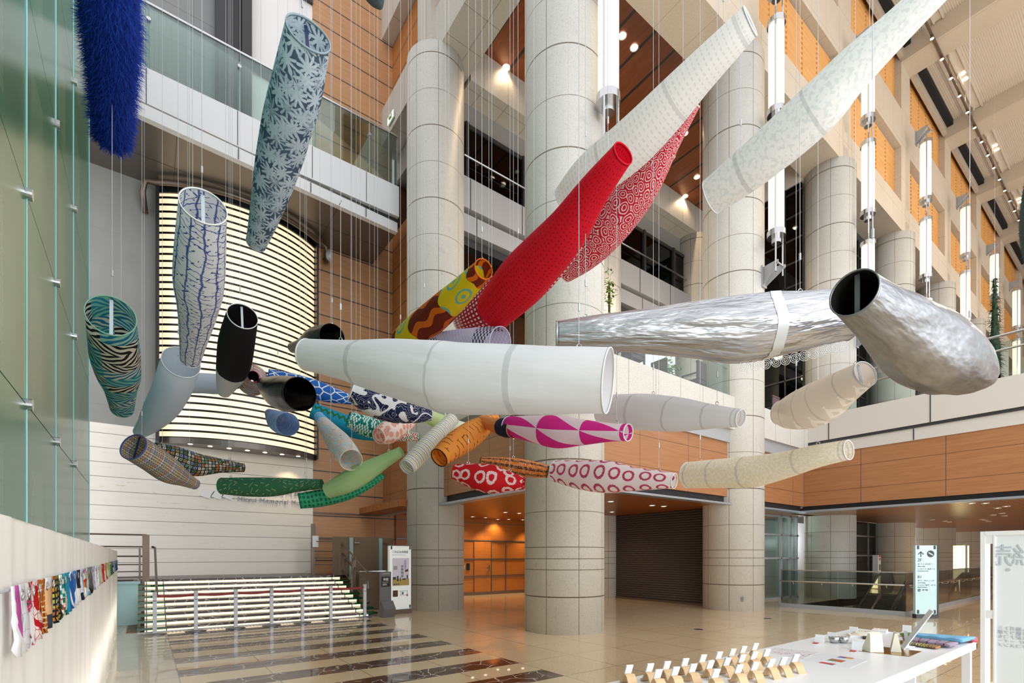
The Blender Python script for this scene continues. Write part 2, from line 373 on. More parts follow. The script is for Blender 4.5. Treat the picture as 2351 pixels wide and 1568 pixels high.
# stone beams and pilasters of the left hall face
b = MB()
for z0, z1 in ((16.05, 17.3), (19.8, 21.4), (24.3, 26)): b.box(BX, 8.6, z0, 7.85, 17.1, z1)
b.box(6.55, 12.75, 16.05, 7.4, 13.6, 30); b.box(6.55, 7.4, 16.05, 7.8, 8.6, 30)
st(b.build('wall_left_beams', 'granite_beam'))
# right hall face: piers, beams, deep openings
b = MB()
for z0, z1 in ((16.05, 17.3), (19.75, 21.4), (24.2, 26)): b.box(7.0, FY, z0, 62, 8.6, z1)
for k, x in enumerate(COLX):
    for z0, z1 in ((17.3, 19.75), (21.4, 24.2)): b.box(x - 0.72, FY, z0, x + 0.45, 8.6, z1)
b.box(7.0, 8.3, 21.4, 62, 8.6, 21.45)
st(b.build('wall_right', 'granite_warm'))
st(MB().box(7.9, 12.75, 15.95, 20.4, 13.6, 17.05).box(20.2, 8.6, 15.95, 21.2, 13.6, 17.05).build('wall_niche_beams', 'granite_beam'))
st(MB().box(7.85, 8.6, 17.05, 20.6, 13.6, 17.2).build('ceiling_niche', 'wood_niche'))
# columns
def column(x, y, top, label):
    c = thing('stone_column', label, 'column', (x, y, 0))
    MB().lathe([(CR, 0), (CR, top)], (x, y, 0), 64).build('shaft', 'granite_column', c, True)
    return c
colL = ['thick granite column standing alone in the middle of the hall floor', 'granite column with a lantern bracket, beside the dark roller shutter', 'granite column behind the ends of the silver tubes, over the bridge corner',
        'fourth granite column along the lantern wall, behind the escalator sign', 'fifth granite column along the lantern wall', 'sixth granite column along the lantern wall', 'seventh granite column along the lantern wall', 'last granite column of the lantern wall']
for k, x in enumerate(COLX): column(x if k else 7.16, ROWY if k else 7.8, 16.05, colL[k])
column(6.92, 13.16, 16.05, 'granite column next to the white museum sign')
column(14.0, 13.3, 15.95, 'granite column in the recess, just showing behind the thick middle column')
column(20.3, 13.3, 15.95, 'granite column in the far corner of the dark window recess')
# ---- upper storeys behind the columns
def fascia(name, x0, x1, y, parts, mats):
    for i, (z0, z1, dy) in enumerate(parts): st(MB().box(x0, y + dy, z0, x1, y + dy + 0.3, z1).build(name, mats[i]))
fascia('trim_2', 7.3, 20.4, 12.95, ((12.2, 13.15, 0), (11.55, 12.1, 0.12), (11.25, 11.5, 0.3)), ('metal_grey', 'metal_grey', 'grille'))
b = MB()
for x in range(8, 21, 2): b.box(x, 12.94, 12.2, x + 0.02, 12.96, 13.13)
for x in range(8, 21, 2): b.box(x + .3, 13.06, 11.55, x + 0.32, 13.08, 12.1)
st(b.build('trim_3', 'black_metal'))
st(MB().box(7.3, 13.2, 11.9, 20.4, 17, 12.1).box(7.35, 17.0, 3.2, 20.6, 17.2, 17).build('wall_recess_back', 'wood_dark'))
st(MB().box(7.3, 13.5, 15.1, 20.4, 17, 15.95).build('ceiling_recess', 'lattice_tile'))
w = st(MB().box(7.8, 13.3, 13.15, 20.2, 13.33, 15.1).build('window_2', 'glass_window'))
b = MB()
for x in (8.0, 10.25, 12.5, 14.9, 16.6, 18.6, 19.8): b.box(x, 13.2, 13.15, x + 0.12, 13.42, 15.1)
b.box(7.8, 13.25, 14.98, 20.2, 13.4, 15.1); st(b.build('window_frame', 'metal_dark', w))
st(MB().tube([(7.9, 13.15, 13.95), (20.1, 13.15, 13.95)], 0.035).build('window_rail', 'steel', w))
# side window of the recess and the one below it
def curtain(name, mat, fr, axis, c, a0, a1, z0, z1, va, hz, t=0.07):
    b = MB()
    b.box(*((c, a0, z0, c + 0.03, a1, z1) if axis == 'x' else (a0, c, z0, a1, c + 0.03, z1))); w = st(b.build(name, mat)); b = MB()
    for a in va: b.box(*((c - t, a, z0, c + t, a + t, z1) if axis == 'x' else (a, c - t, z0, a + t, c + t, z1)))
    for z in hz: b.box(*((c - t, a0, z, c + t, a1, z + 0.06) if axis == 'x' else (a0, c - t, z, a1, c + t, z + 0.06)))
    st(b.build('window_frame', fr, w)); return w
curtain('window_3', 'glass_window', 'metal_dark', 'x', 20.2, 8.6, 12.6, 6.0, 15.9, (9.2, 10.4, 11.6), [6.6 + 0.9 * i for i in range(11)], 0.04)
curtain('window_4', 'glass_rail', 'metal_grey', 'y', 8.75, 14.8, 20.1, 0, 3.05, (16.1, 17.0, 18.7, 19.4, 19.95), (0.0, 1.45, 2.3, 3.0))
curtain('window_5', 'glass_green_dark', 'steel', 'y', 8.3, 21.6, 27.0, 0, 3.05, (22.8, 24.4, 26.0), (1.55, 2.4), 0.03)
st(MB().box(14.9, 10.6, 0, 27, 10.8, 3.1).build('wall_inner', 'white_panel')); st(MB().box(14.7, 8.8, 0, 16.2, 10.2, 3.1).build('wall_inner_veneer', 'wood_wall'))
curtain('window_6', 'glass_window', 'metal_dark', 'y', 8.7, 21.6, 27, 6.2, 15.9, (23, 24.5, 26), [7 + 0.9 * i for i in range(10)], 0.04)
for k, n in ((3, 7), (4, 8), (5, 9), (6, 10)):
    curtain('window_%d' % n, 'glass_window', 'metal_dark', 'y', 8.7, COLX[k] + .8, COLX[k + 1] - .8, 6.2, 15.9, (COLX[k] + 2.5, COLX[k] + 4.2), [7 + 0.9 * i for i in range(10)], 0.04)
st(MB().box(20.4, 11, 3, 62, 11.2, 24).box(8.0, 8.9, 17.2, 62, 9.1, 24.2).build('wall_rooms_behind', 'lattice_tile'))
# first-floor gallery: ceiling, veneer front, metal band, stone parapet
def gallery():
    st(MB().box(7.0, 8.0, 3.05, 20, 16.8, 3.2).box(5.9, 13.4, 3.0, 7.0, 16.8, 3.2).build('ceiling_passage', 'wood_ceiling'))
    st(MB().box(7.15, 7.9, 3.25, 18.0, 12.98, 5.7).box(7.35, 12.98, 3.25, 18.0, 16.6, 5.7).box(7.15, 7.9, 5.7, 20, 12.98, 5.95).box(7.35, 12.98, 5.7, 20, 16.6, 5.95).build('floor_gallery', 'wood_dark'))
    b = MB().box(7.6, 7.62, 3.24, 18.0, 7.9, 4.76).box(6.75, 8.4, 3.24, 7.1, 16.8, 4.76); st(b.build('trim_4', 'wood_fascia'))
    st(MB().box(7.7, 7.72, 3.06, 17.97, 7.95, 3.24).box(6.85, 8.4, 3.04, 7.1, 16.8, 3.24).build('trim_5', 'grille'))
    b = MB()
    for i in range(5): b.box(7.7, 7.70, 3.08 + i * .034, 17.95, 7.73, 3.09 + i * .034); b.box(6.83, 8.4, 3.07 + i * .034, 6.86, 16.7, 3.08 + i * .034)
    st(b.build('trim_6', 'metal_dark'))
    st(MB().box(7.6, 7.5, 3.0, 18.0, 7.75, 3.05).box(6.6, 8.4, 2.97, 6.9, 16.8, 3.03).build('trim_7', 'edge_metal'))
    st(MB().box(7.4, 7.55, 4.76, 18.0, 7.8, 5.12).box(6.68, 8.4, 4.76, 7.1, 13, 5.3).build('trim_8', 'metal_grey'))
    st(MB().box(7.3, 7.45, 5.12, 18.0, 7.7, 6.03).box(6.55, 8.3, 5.1, 7.0, 12.6, 6.03).build('wall_parapet', 'granite_parapet'))
gallery()
# bridge on the right
def bridge():
    st(MB().box(18.3, -10, 3.05, 62, 8.2, 3.2).build('ceiling_bridge', 'wood_slats'))
    st(MB().box(18.02, -10, 3.24, 18.3, 7.62, 4.95).build('trim_9', 'wood_fascia'))
    st(MB().box(18.12, -10, 3.09, 18.3, 7.7, 3.24).build('trim_10', 'grille'))
    b = MB()
    for i in range(5): b.box(18.08, -10, 3.10 + i * .03, 18.11, 7.66, 3.11 + i * .03)
    st(b.build('trim_11', 'metal_dark')); st(MB().box(17.88, -10, 3.03, 18.2, 7.62, 3.09).build('trim_12', 'edge_metal'))
    b = MB().box(17.9, -10, 5.36, 18.2, 7.45, 6.2).box(17.98, -10, 4.93, 18.2, 7.5, 5.28); st(b.build('trim_13', 'metal_beige'))
    b = MB()
    for y in (-1, 1.6, 4.2, 6.8): b.box(17.885, y, 5.36, 17.905, y + 0.02, 6.18)
    for y in (-.6, 2, 4.6): b.box(17.965, y, 4.94, 17.985, y + .02, 5.27)
    b.box(17.93, -10, 5.28, 18.2, 7.45, 5.36); st(b.build('trim_14', 'metal_dark'))
    st(MB().box(18.2, -10, 5.6, 24, 7.5, 6.15).box(24, 3.5, 5.6, 62, 7.5, 6.15).build('floor_bridge', 'lattice_tile'))
bridge()
g = thing('glass_railing', 'clear glass railing with two steel rails on top of the bridge', 'railing', (18.0, 2, 6.2))
MB().box(18.0, -8, 6.2, 18.02, 7.2, 7.15).build('pane', 'glass_clear', g)
MB().tube([(18.0, -8, 7.33), (18.0, 7.2, 7.33)], 0.035).build('top_rail', 'steel', g); MB().tube([(18.0, -8, 6.95), (18.0, 7.2, 6.95)], 0.03).build('handrail', 'steel', g)
g = thing('glass_railing', 'glass railing with a thin handrail in front of the cafe chairs', 'railing', (10.5, 7.6, 6.03))
MB().box(8.1, 7.56, 6.03, 13.2, 7.58, 7.0).build('pane', 'glass_clear', g)
MB().tube([(8.1, 7.64, 6.9), (13.0, 7.64, 6.9), (13.25, 7.64, 6.88)], 0.025).build('handrail', 'steel', g)
# louvres in the openings
lp = None
for row, (z0, z1) in enumerate(((17.3, 19.75), (21.4, 24.2))):
    for k in range(1, 7):
        x0, x1 = COLX[k] + 0.45, COLX[k + 1] - 0.72
        LAB = None
        t = thing('louver_panel', ('lower' if row == 0 else 'upper') + ' row, wooden louvre opening %s' % ('past the column with the lantern bracket by the shutter', 'second from the near end', 'third from the near end', 'fourth from the near end', 'fifth from the near end', 'at the far end')[k - 1], 'louver', (x0, 8.0, z0), 'wooden louvre openings in the lantern wall')
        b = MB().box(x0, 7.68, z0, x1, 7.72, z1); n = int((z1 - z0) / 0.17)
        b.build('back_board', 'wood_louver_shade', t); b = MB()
        for i in range(n): b.obox(((x0 + x1) / 2, 7.63, z0 + 0.1 + i * 0.17), ((x1 - x0) / 2, 0, 0), (0, 0.045, -0.045), (0, 0.012, 0.012))
        b.build('slats', 'wood_louver', t); b = MB()
        for i in range(1, 5): xx = x0 + (x1 - x0) * i / 5; b.box(xx - .02, 7.585, z0, xx + .02, 7.62, z1)
        b.build('battens', 'wood_louver', t)
# hall ceiling over the right side
st(MB().box(19, -8, 24.25, 62, FY, 24.6).build('ceiling', 'ceiling_white'))
b = MB()
for i in range(200): b.box(19, -8 + i * 0.077, 24.225, 62, -8 + i * 0.077 + 0.035, 24.25)
st(b.build('ceiling_ribs', 'ceiling_white'))
b = MB()
for k in range(2, 8): x = COLX[k] - 0.1; b.box(x - 0.65, -8, 23.45, x + 0.55, FY, 24.4)
st(b.build('ceiling_beams', 'granite_warm'))
st(MB().box(19, FY - 0.35, 24.0, 62, FY - 0.1, 24.3).build('ceiling_slot', 'ceiling_black'))
st(MB().box(19, FY - 0.1, 23.6, 62, FY + .05, 24.3).build('trim_15', 'granite_warm'))
for k in range(2, 7):
    t = thing('light_strip', 'recessed ceiling strip with lit lamps, ' + ('nearest one', 'second bay along', 'third bay along', 'fourth bay along', 'last bay')[k - 2], 'light', (COLX[k] + 1, 6, 24.2), 'ceiling light strips')
    b = MB(); x0, x1 = COLX[k] + 0.5, COLX[k + 1] - 0.8
    b.box(x0, 5.86, 24.1, x1, 5.92, 24.22); b.box(x0, 6.16, 24.1, x1, 6.22, 24.22); b.box(x0, 5.92, 24.17, x1, 6.16, 24.22); b.build('channel', 'ceiling_white', t)
    for j in range(2): MB().lathe([(0.06, 0), (0.09, -0.02), (0.02, -0.06)], (x0 + 2.6 + j * 0.45, 6.04, 24.165), 12).build('lamp', 'lit_bulb', t)
for side, yy, nm in ((0, 6.18, 'track running beside the lantern wall'), (1, 1.0, 'track out in the middle of the ceiling')):
    if side: continue
    t = thing('track_light', 'long ceiling lighting track with small bright spots beside the lantern wall', 'light', (30, yy, 23.4))
    MB().box(22, yy - .04, 23.36, 60, yy + .04, 23.44).build('track', 'metal_bronze', t)
    for i in range(20):
        x = 23.2 + i * 1.45
        MB().tube([(x, yy, 24.25), (x, yy, 23.4)], 0.02, 6).build('hanger', 'steel', t)
        s_ = MB().lathe([(0.05, 0.1), (0.07, -0.04)], (x + 0.4, yy, 23.3), 10).build('spot', 'metal_bronze', t)
        MB().lathe([(0.065, -0.045), (0.01, -0.06)], (x + 0.4, yy, 23.3), 10).build('lamp', 'lit_bulb', s_)
for i, x in enumerate((22, 28, 35, 43)):  # warm fill lights added in mid-air for the lantern wall, no lamps hang here
    l = bpy.data.lights.new('hall_face_fill', 'POINT'); l.energy = 330; l.color = (1, 0.86, 0.68); l.shadow_soft_size = 0.3
    lo = bpy.data.objects.new('hall_face_fill', l); C.objects.link(lo); lo.location = (x, 2.0, 15.5)
# end of the hall
st(MB().box(58, -10, 0, 58.3, 12, 25).build('wall_end', 'granite_warm'))
# ---- shutter, passage walls, door
sh = st(MB().box(14.06, 8.6, 0.06, 14.14, 12.9, 3.05).build('door_1', 'shutter'))
b = MB()
for i in range(38): b.tube([(14.05, 8.6, 0.12 + i * 0.078), (14.05, 12.9, 0.12 + i * 0.078)], 0.03, 6)
st(b.build('shutter_slats', 'shutter', sh)); st(MB().box(14.0, 8.6, 0, 14.1, 12.9, 0.07).build('bottom_bar', 'metal_bronze', sh))
st(MB().box(14.05, 12.9, 0, 14.3, 16.8, 3.1).build('wall_passage', 'wood_lit'))
st(MB().box(7.2, 16.7, 0, 14.1, 16.8, 3.05).build('wall_passage_back', 'wood_lit'))
b = MB()
for z in (0.0, 0.74, 1.42, 2.16): b.box(7.2, 16.66, z, 14.05, 16.7, z + (0.12 if z == 0 else 0.04))
for x in (8.8, 10.46, 11.3, 12.02, 13.2): b.box(x, 16.67, 0, x + 0.025, 16.7, 2.18)
st(b.build('trim_16', 'metal_bronze'))
d = st(MB().box(10.49, 16.68, 0.1, 11.28, 16.7, 2.14).build('door_2', 'wood_lit'))
st(MB().box(11.16, 16.62, 0.95, 11.2, 16.68, 1.2).box(11.05, 16.6, 1.06, 11.2, 16.64, 1.09).build('door_handle', 'steel', d))
t = tag(MB().box(10.13, 16.66, 1.0, 10.27, 16.7, 1.27).build('intercom', 'black_plastic'), 'dark intercom box on the orange wood wall left of the door', 'intercom')
t = tag(MB().box(9.98, 16.67, 1.05, 10.05, 16.7, 1.2).build('wall_switch', 'metal_grey'), 'small grey switch plate on the orange wood wall', 'switch')
# downlights
def downlight(x, y, z, label, group, r=0.07, energy=0):
    t = thing('downlight', label, 'light', (x, y, z), group)
    MB().lathe([(r, 0), (r + .03, -0.015), (r + .035, 0)], (x, y, z), 16, capb=False, capt=False).build('trim_ring', 'metal_white', t)
    MB().lathe([(0.01, -0.006), (r, -0.006)], (x, y, z), 16, capb=True, capt=False).build('lamp', 'lit_bulb', t)
    if energy:
        l = bpy.data.lights.new('downlight_beam', 'SPOT'); l.energy = energy; l.color = (1, 0.72, 0.42); l.spot_size = 2.3; l.spot_blend = 0.8; l.shadow_soft_size = 0.06
        lo = bpy.data.objects.new('downlight_beam', l); C.objects.link(lo); lo.location = (x, y, z - 0.03)
for i, (px, py) in enumerate(((1085, 1186), (1160, 1176), (1192, 1178), (1115, 1188), (1200, 1193), (1143, 1192), (1168, 1192), (1402, 1151), (1405, 1175), (1497, 1160), (1524, 1162))):
    p = atH(px, py, 3.05); downlight(p.x, p.y, 3.05, 'small downlight in the wooden passage ceiling ' + ('behind the column beside the white sign' if px < 1210 else 'in front of the dark shutter'), 'passage ceiling downlights', 0.06, 55 if i in (0, 2, 5, 8) else 0)
for px in (8.6, 10.9, 13.0): 
    l = bpy.data.lights.new('wall_wash', 'SPOT'); l.energy = 110; l.color = (1, 0.68, 0.36); l.spot_size = 1.6; l.spot_blend = 0.9; l.shadow_soft_size = 0.05
    lo = bpy.data.objects.new('wall_wash', l); C.objects.link(lo); lo.location = (px, 16.1, 3.0); lo.rotation_euler = (0.15, 0, 0)
for i, (px, py) in enumerate(((1162, 157), (1429, 84), (1456, 111), (1572, 308), (1543, 362), (1600, 408), (1573, 452))):
    p = atH(px, py, 17.0); downlight(p.x, p.y, 17.03, 'bright downlight high in the dark wood ceiling of the window recess', 'recess ceiling downlights', 0.1, 90 if i in (0, 3, 6) else 0)
for i, (px, py) in enumerate(((1070, 338), (1099, 375), (1188, 393), (1157, 425), (1180, 420), (1430, 559), (1464, 577), (1496, 595), (1527, 612))):
    p = atH(px, py, 15.08); downlight(p.x, min(p.y, 16.5), 15.08, 'small downlight behind the dark window glass of the upper storey', 'upper storey downlights', 0.07)
for i, (px, py) in enumerate(((2170, 1196), (2180, 1198), (2140, 1193), (2255, 1192), (2262, 1194), (2270, 1197), (2290, 1166), (2300, 1178), (2280, 1182), (2306, 1184), (2262, 1155), (2230, 1155), (2310, 1162))):
    p = atH(px, py, 3.05); downlight(p.x, p.y, 3.05, 'tiny downlight in the slatted wood ceiling under the bridge', 'bridge ceiling downlights', 0.06, 0)
for x, y in ((21, 3.2), (25, 5.0), (30, 5.5), (38, 5.5), (24, 0)):
    l = bpy.data.lights.new('bridge_glow', 'SPOT'); l.energy = 150; l.color = (1, 0.78, 0.52); l.spot_size = 2.4; l.spot_blend = 0.8; l.shadow_soft_size = 0.1
    lo = bpy.data.objects.new('bridge_glow', l); C.objects.link(lo); lo.location = (x, y, 3.0)
for x, y, z in ((17.5, 9.8, 2.4), (19.2, 9.8, 2.4), (24, 9.6, 2.2), (20.5, 6, -1.5)):  # fill lights added to brighten the rooms behind the glass and the escalator pit
    l = bpy.data.lights.new('room_pit_fill', 'POINT'); l.energy = 45 if z > 0 else 160; l.color = (.92, .97, 1); l.shadow_soft_size = 0.2
    lo = bpy.data.objects.new('room_pit_fill', l); C.objects.link(lo); lo.location = (x, y, z)
for x, y in ((9.5, 10), (13, 11.5), (17, 11)):
    l = bpy.data.lights.new('cafe_glow', 'POINT'); l.energy = 90; l.color = (1, 0.8, 0.55); l.shadow_soft_size = 0.2
    lo = bpy.data.objects.new('cafe_glow', l); C.objects.link(lo); lo.location = (x, y, 10.8)

# ---- left: balcony, light box, green glass screen
def balcony():
    b = MB()
    A, B = (-2.2, 14.2), (6.35, 14.68)
    b.prism([A, B, (6.35, 16.78), (-2.2, 16.78)], 11.74, 12.1); st(b.build('ceiling_balcony', 'soffit_metal'))
    b = MB(); b.prism([(A[0], A[1] - .06), (B[0], B[1] - .06), (B[0], B[1] + .1), (A[0], A[1] + .1)], 11.72, 12.02); st(b.build('trim_17', 'metal_white'))
    st(MB().box(-2.2, 14.62, 12.0, 6.35, 16.78, 12.2).build('trim_18', 'metal_dark'))
    b = MB().box(-2.2, 14.5, 12.14, 6.35, 16.78, 13.08); st(b.build('floor_balcony', 'metal_white'))
    b = MB()
    for x in (-.35, .0, 1.9, 3.75, 5.3): b.box(x, 14.49, 12.18, x + .015, 14.51, 13.06)
    for x in (-.3, 1.9, 3.7, 5.3): b.box(x, 14.36 + (x + 2.2) * .056 - .25, 11.73, x + .015, 14.5, 12.0)
    for x in (.6, 2.6, 4.5): b.box(x, 14.3, 11.735, x + .012, 16.7, 11.745)
    b.box(-2.2, 15.7, 11.735, 6.35, 15.71, 11.745)
    st(b.build('trim_19', 'metal_dark'))
    g = thing('glass_railing', 'green-tinted glass railing with a steel top rail along the white balcony', 'railing', (2, 14.55, 13.08))
    for x0, x1 in ((-2.2, .04), (.06, 1.94), (1.96, 3.84), (3.86, 5.4), (5.42, 6.3)): MB().box(x0, 14.52, 13.08, x1, 14.54, 14.62).build('pane', 'glass_rail', g)
    MB().tube([(-2.2, 14.53, 14.64), (6.3, 14.53, 14.64)], 0.035).build('top_rail', 'steel', g)
    for x in (.05, 1.95, 3.85, 5.41): 
        MB().box(x - .015, 14.54, 13.08, x + .015, 14.62, 14.4).build('glass_fin', 'fin_glass', g); MB().tube([(x, 14.48, 14.25), (x, 14.56, 14.25)], 0.045, 12).build('clamp', 'steel', g)
balcony()
for px, py, Y, lab in ((899, 272, 16.3, 'green lit exit sign on the stone beam at the end of the balcony'), (1165, 374, 14.2, 'green lit exit sign behind the dark upper windows')):
    p = onX(px, py, BX - .02) if px < 1000 else onY(px, py, Y); t = thing('exit_sign', lab, 'sign', p)
    if px < 1000:
        MB().box(p.x - .04, p.y - .25, p.z - .13, p.x, p.y + .25, p.z + .13).build('housing', 'metal_white', t); MB().box(p.x - .05, p.y - .23, p.z - .11, p.x - .04, p.y + .23, p.z + .11).build('lit_face', 'exit_green', t)
        b = MB().obox((p.x - .055, p.y + .02, p.z), (0.004, 0, 0), (0, .07, 0), (0, .03, .06)).obox((p.x - .055, p.y - .1, p.z), (.004, 0, 0), (0, .03, 0), (0, 0, .08)); b.build('running_figure', 'leaf', t)
    else:
        MB().box(p.x - .25, p.y, p.z - .13, p.x + .25, p.y + .05, p.z + .13).build('housing', 'metal_white', t); MB().box(p.x - .23, p.y - .01, p.z - .11, p.x + .23, p.y, p.z + .11).build('lit_face', 'exit_green', t)
        MB().obox((p.x, p.y - .015, p.z), (.05, 0, .03), (0, .004, 0), (-.02, 0, .07)).build('running_figure', 'leaf', t)
def lightbox():
    x0, x1, yb, z0, z1 = 0.29, 4.39, 16.74, 4.66, 11.6; n = 28; bul = 0.72
    xc = (x0 + x1) / 2; h = (x1 - x0) / 2; R = (h * h + bul * bul) / (2 * bul); th = math.asin(h / R)
    arc = lambda off=0: [(xc + (R + off) * math.sin(-th + 2 * th * i / n), yb - bul + R - (R + off) * math.cos(-th + 2 * th * i / n)) for i in range(n + 1)]
    t = thing('curved_light_box', 'tall curved wall light box of bright louvred strips above the pale stone wall', 'light box', (xc, yb - .3, z0))
    A = arc(); b = MB()
    b.prism(A + [(x1, yb), (x0, yb)], z0 + 0.14, z1); b.build('lit_panel', 'lit_lightbox', t, False)
    O = arc(0.012); b = MB()
    for i in range(35):
        z = z0 + 0.14 + i * (z1 - z0 - .14) / 35
        b.prism([A[j] for j in range(n + 1)] + O[::-1], z, z + 0.055)
    b.build('slats', 'black_metal', t)
    O2 = arc(0.05); MB().prism(O2 + [(x1, yb), (x0, yb)], z0, z0 + 0.16).build('base', 'soffit_metal', t)
    MB().prism(O2 + [(x1, yb), (x0, yb)], z1 - 0.05, z1 + 0.1).build('top_cap', 'black_metal', t)
    b = MB().box(x0 - .08, yb - .35, z0, x0, yb, z1).box(x1, yb - .35, z0, x1 + .05, yb, z1); b.build('side_frame', 'black_metal', t)
    P = [(x, y, z1 + .0) for x, y in arc(0.33)]
    P = [(x0 - .3, yb - .05, z1 - .75), (x0 - .36, yb - .25, z1 - .3), (x0 - .3, yb - .3, z1 - .02)] + P[1:-1] + [(x1 + .3, yb - .3, z1 - .05), (x1 + .33, yb - .2, z1 - .5)]
    MB().tube(P, 0.07, 10).build('pipe_rail', 'metal_bronze', t, True)
    for i in range(7):
        s = xc - 1.35 + i * .47; MB().lathe([(0.06, 0), (0.01, -.01)], (s, yb - .42, z0 - .002), 12).build('downlight', 'lit_bulb', t)
    l = bpy.data.lights.new('box_downlight', 'SPOT'); l.energy = 40; l.color = (1, .75, .45); l.spot_size = 1.8; l.spot_blend = .8
    lo = bpy.data.objects.new('box_downlight', l); C.objects.link(lo); lo.location = (3.6, yb - .42, z0 - .05)
lightbox()
t = thing('security_camera', 'small grey dome camera under the balcony at the upper corner of the light box', 'camera', (4.75, 16.3, 11.3))
MB().tube([(4.7, 16.7, 11.3), (4.75, 16.35, 11.3)], .05).build('arm', 'metal_dark', t); MB().lathe([(.02, -.2), (.1, -.12), (.12, 0), (.1, .12)], (4.75, 16.3, 11.25), 16).build('dome', 'metal_grey', t, True)
def screen():
    t = thing('green_glass_screen', 'tall wall of etched green glass panels with round steel fixings', 'glass screen', (-1, 9, 1.3))
    ys = [0.93 + 2.07 * i for i in range(-1, 7)]; ys[-1] = 14.2; zs = [1.2, 3.13, 5.32, 7.5, 9.69, 11.87, 14.05]
    for i in range(len(ys) - 1):
        for j in range(len(zs) - 1): MB().box(-1.05, ys[i] + .008, zs[j] + .006, -1.0, ys[i + 1] - .008, zs[j + 1] - .006).build('glass_panel', 'green_glass', t)
        MB().box(-1.0, ys[i + 1] - .006, 1.2, -0.99, ys[i + 1] + .004, 14.05).build('panel_edge', 'pane_edge', t)
        if i < len(ys) - 2:
            for j in range(1, len(zs) - 1): MB().tube([(-1.0, ys[i + 1], zs[j]), (-.95, ys[i + 1], zs[j])], .06, 16).build('fixing', 'steel', t)
    st(MB().box(-1.3, -3, 0, -1.1, 14.15, 14.2).build('wall_left', 'lattice_tile'))
    b = MB()
    for k in range(12): b.box(-1.05, 14.2, 1.2 + k * .62, -1.0, 14.28, 1.35 + k * .62)
    st(b.build('trim_20', 'metal_white'))
screen()

# ================================================================ stairs and what stands round them
def stairs():
    t = thing('lit_staircase', 'wide low staircase with glowing risers, dark veined treads and green glass ends', 'stairs', (2.35, 12.4, 0))
    n = 9; Y0 = 12.42; run = 0.29; H = 0.99
    for i in range(n):
        y = Y0 + run * i; z = H * (i + 1) / n; zb = H * i / n
        last = i == n - 1; y1 = 16.74 if last else y + run + 0.02
        MB().box(0.34, y - .02, z - .055, 4.36, y1, z).build('tread', 'dark_marble', t)
        b = MB().box(-.02, y + .01, zb, 4.6 - .12 * 0, y + .03, z - .055); b.build('riser_light', 'lit_panel', t)
        if not last:
            MB().box(-.14, y - .03, z - .055, .34, y + run, z - .005).build('glass_end_tread', 'glass_step', t); MB().box(4.36, y - .03, z - .055, 4.84, y + run, z - .005).build('glass_end_tread', 'glass_step', t)
    b = MB()
    for x in (.33, 4.36, .0): 
        for i in range(n): b.box(x, Y0 + run * i - .005, H * i / n, x + .02, Y0 + run * i + .03, H * (i + 1) / n - .04)
    b.build('riser_frame', 'metal_bronze', t)
    MB().box(-1.3, 15.0, .9, 6.1, 16.74, .985).build('landing', 'dark_marble', t)
    MB().box(-.1, Y0 + .1, 0, 4.7, 16.7, .06).build('base', 'metal_dark', t)
    MB().box(-.14, Y0 - .03, 0, 4.8, Y0 + .0, .02).build('kick_strip', 'brushed_steel', t)
stairs()
t = tag(MB().box(-1.0, 14.0, 0.01, -.14, 14.05, .95).box(-1.0, 13.96, 0.93, -.1, 14.08, .985).build('glazed_panel', 'aqua_panel'), 'pale blue glazed panel under the landing, left of the lit steps', 'panel')
g = thing('floor_grate', 'dark slotted floor grate at the left foot of the lit steps', 'grate', (-.2, 13, 0)); b = MB()
for i in range(9): b.box(-.32, 12.55 + i * .16, 0.002, -.15, 12.62 + i * .16, .012)
b.build('slots', 'black_plastic', g)
MB().box(-.34, 12.5, 0, -.13, 13.95, .006).build('frame', 'wood_pale', g)
g = thing('floor_grate', 'long slotted drain strip in the floor in front of the lit risers', 'grate', (2.2, 12.3, 0)); b = MB()
for i in range(58): b.box(.36 + i * .068, 12.22, 0.001, .375 + i * .068, 12.36, .004)
b.build('slots', 'wood_pale', g)
def handrail(name_label, x, mir):
    t = thing('stair_handrail', name_label, 'handrail', (x, 15, .985))
    m = 'metal_bronze'
    MB().box(x - .05, 14.98, .98, x + .05, 15.05, 2.0).build('post', m, t)
    if mir < 0:
        MB().box(x - .09, 14.9, .7, x + .05, 15.0, 2.07).build('post', m, t)
        b = MB()
        for z, r in ((2.07, .02), (1.78, .018), (1.55, .02), (1.35, .014), (1.18, .014), (1.05, .014)): b.tube([(-1.3, 15.02, z), (x, 15.02, z)], r)
        b.build('guard_rails', m, t); MB().box(-1.28, 15.0, 1.78, -1.22, 15.05, 2.07).build('post', m, t); MB().box(x - .16, 15.0, .99, x - .12, 15.03, 1.75).build('post', m, t)
    else:
        MB().box(x - .6, 15.6, .98, x - .48, 15.7, 2.0).build('post', m, t); MB().box(x - .05, 13.55, .6, x + .05, 13.65, 1.55).build('post', m, t)
        MB().lathe([(.03, 0), (.06, .1), (.02, .3)], (x, 12.5, .62), 12).build('end_post', m, t)
        b = MB()
        for z in (1.3, 1.5, 1.7, 2.0): b.tube([(x - .55, 15.65, z), (x, 15.0, z)], .014)
        b.build('guard_rails', m, t)
    b = MB()
    for dz, r, dx in ((1.07, .025, 0), (.78, .02, .02), (.62, .02, .1), (.3, .014, .0)):
        b.tube([(x + dx, 15.3, 1 + dz), (x + dx, 15.0, 1 + dz), (x + dx, 12.5, .06 + dz)], r)
    if mir < 0: b = MB().tube([(x + .1, 15.0, 1.78), (x + .16, 14.95, 1.76), (x + .16, 12.55, .8), (x + .16, 12.5, .74), (x + .1, 12.5, .7)], .025)
    b.build('sloping_rail', m, t)
handrail('dark bronze handrail with a flat post at the left of the lit steps', .02, -1)
handrail('dark bronze handrail sloping down the glass ends at the right of the lit steps', 4.62, 1)
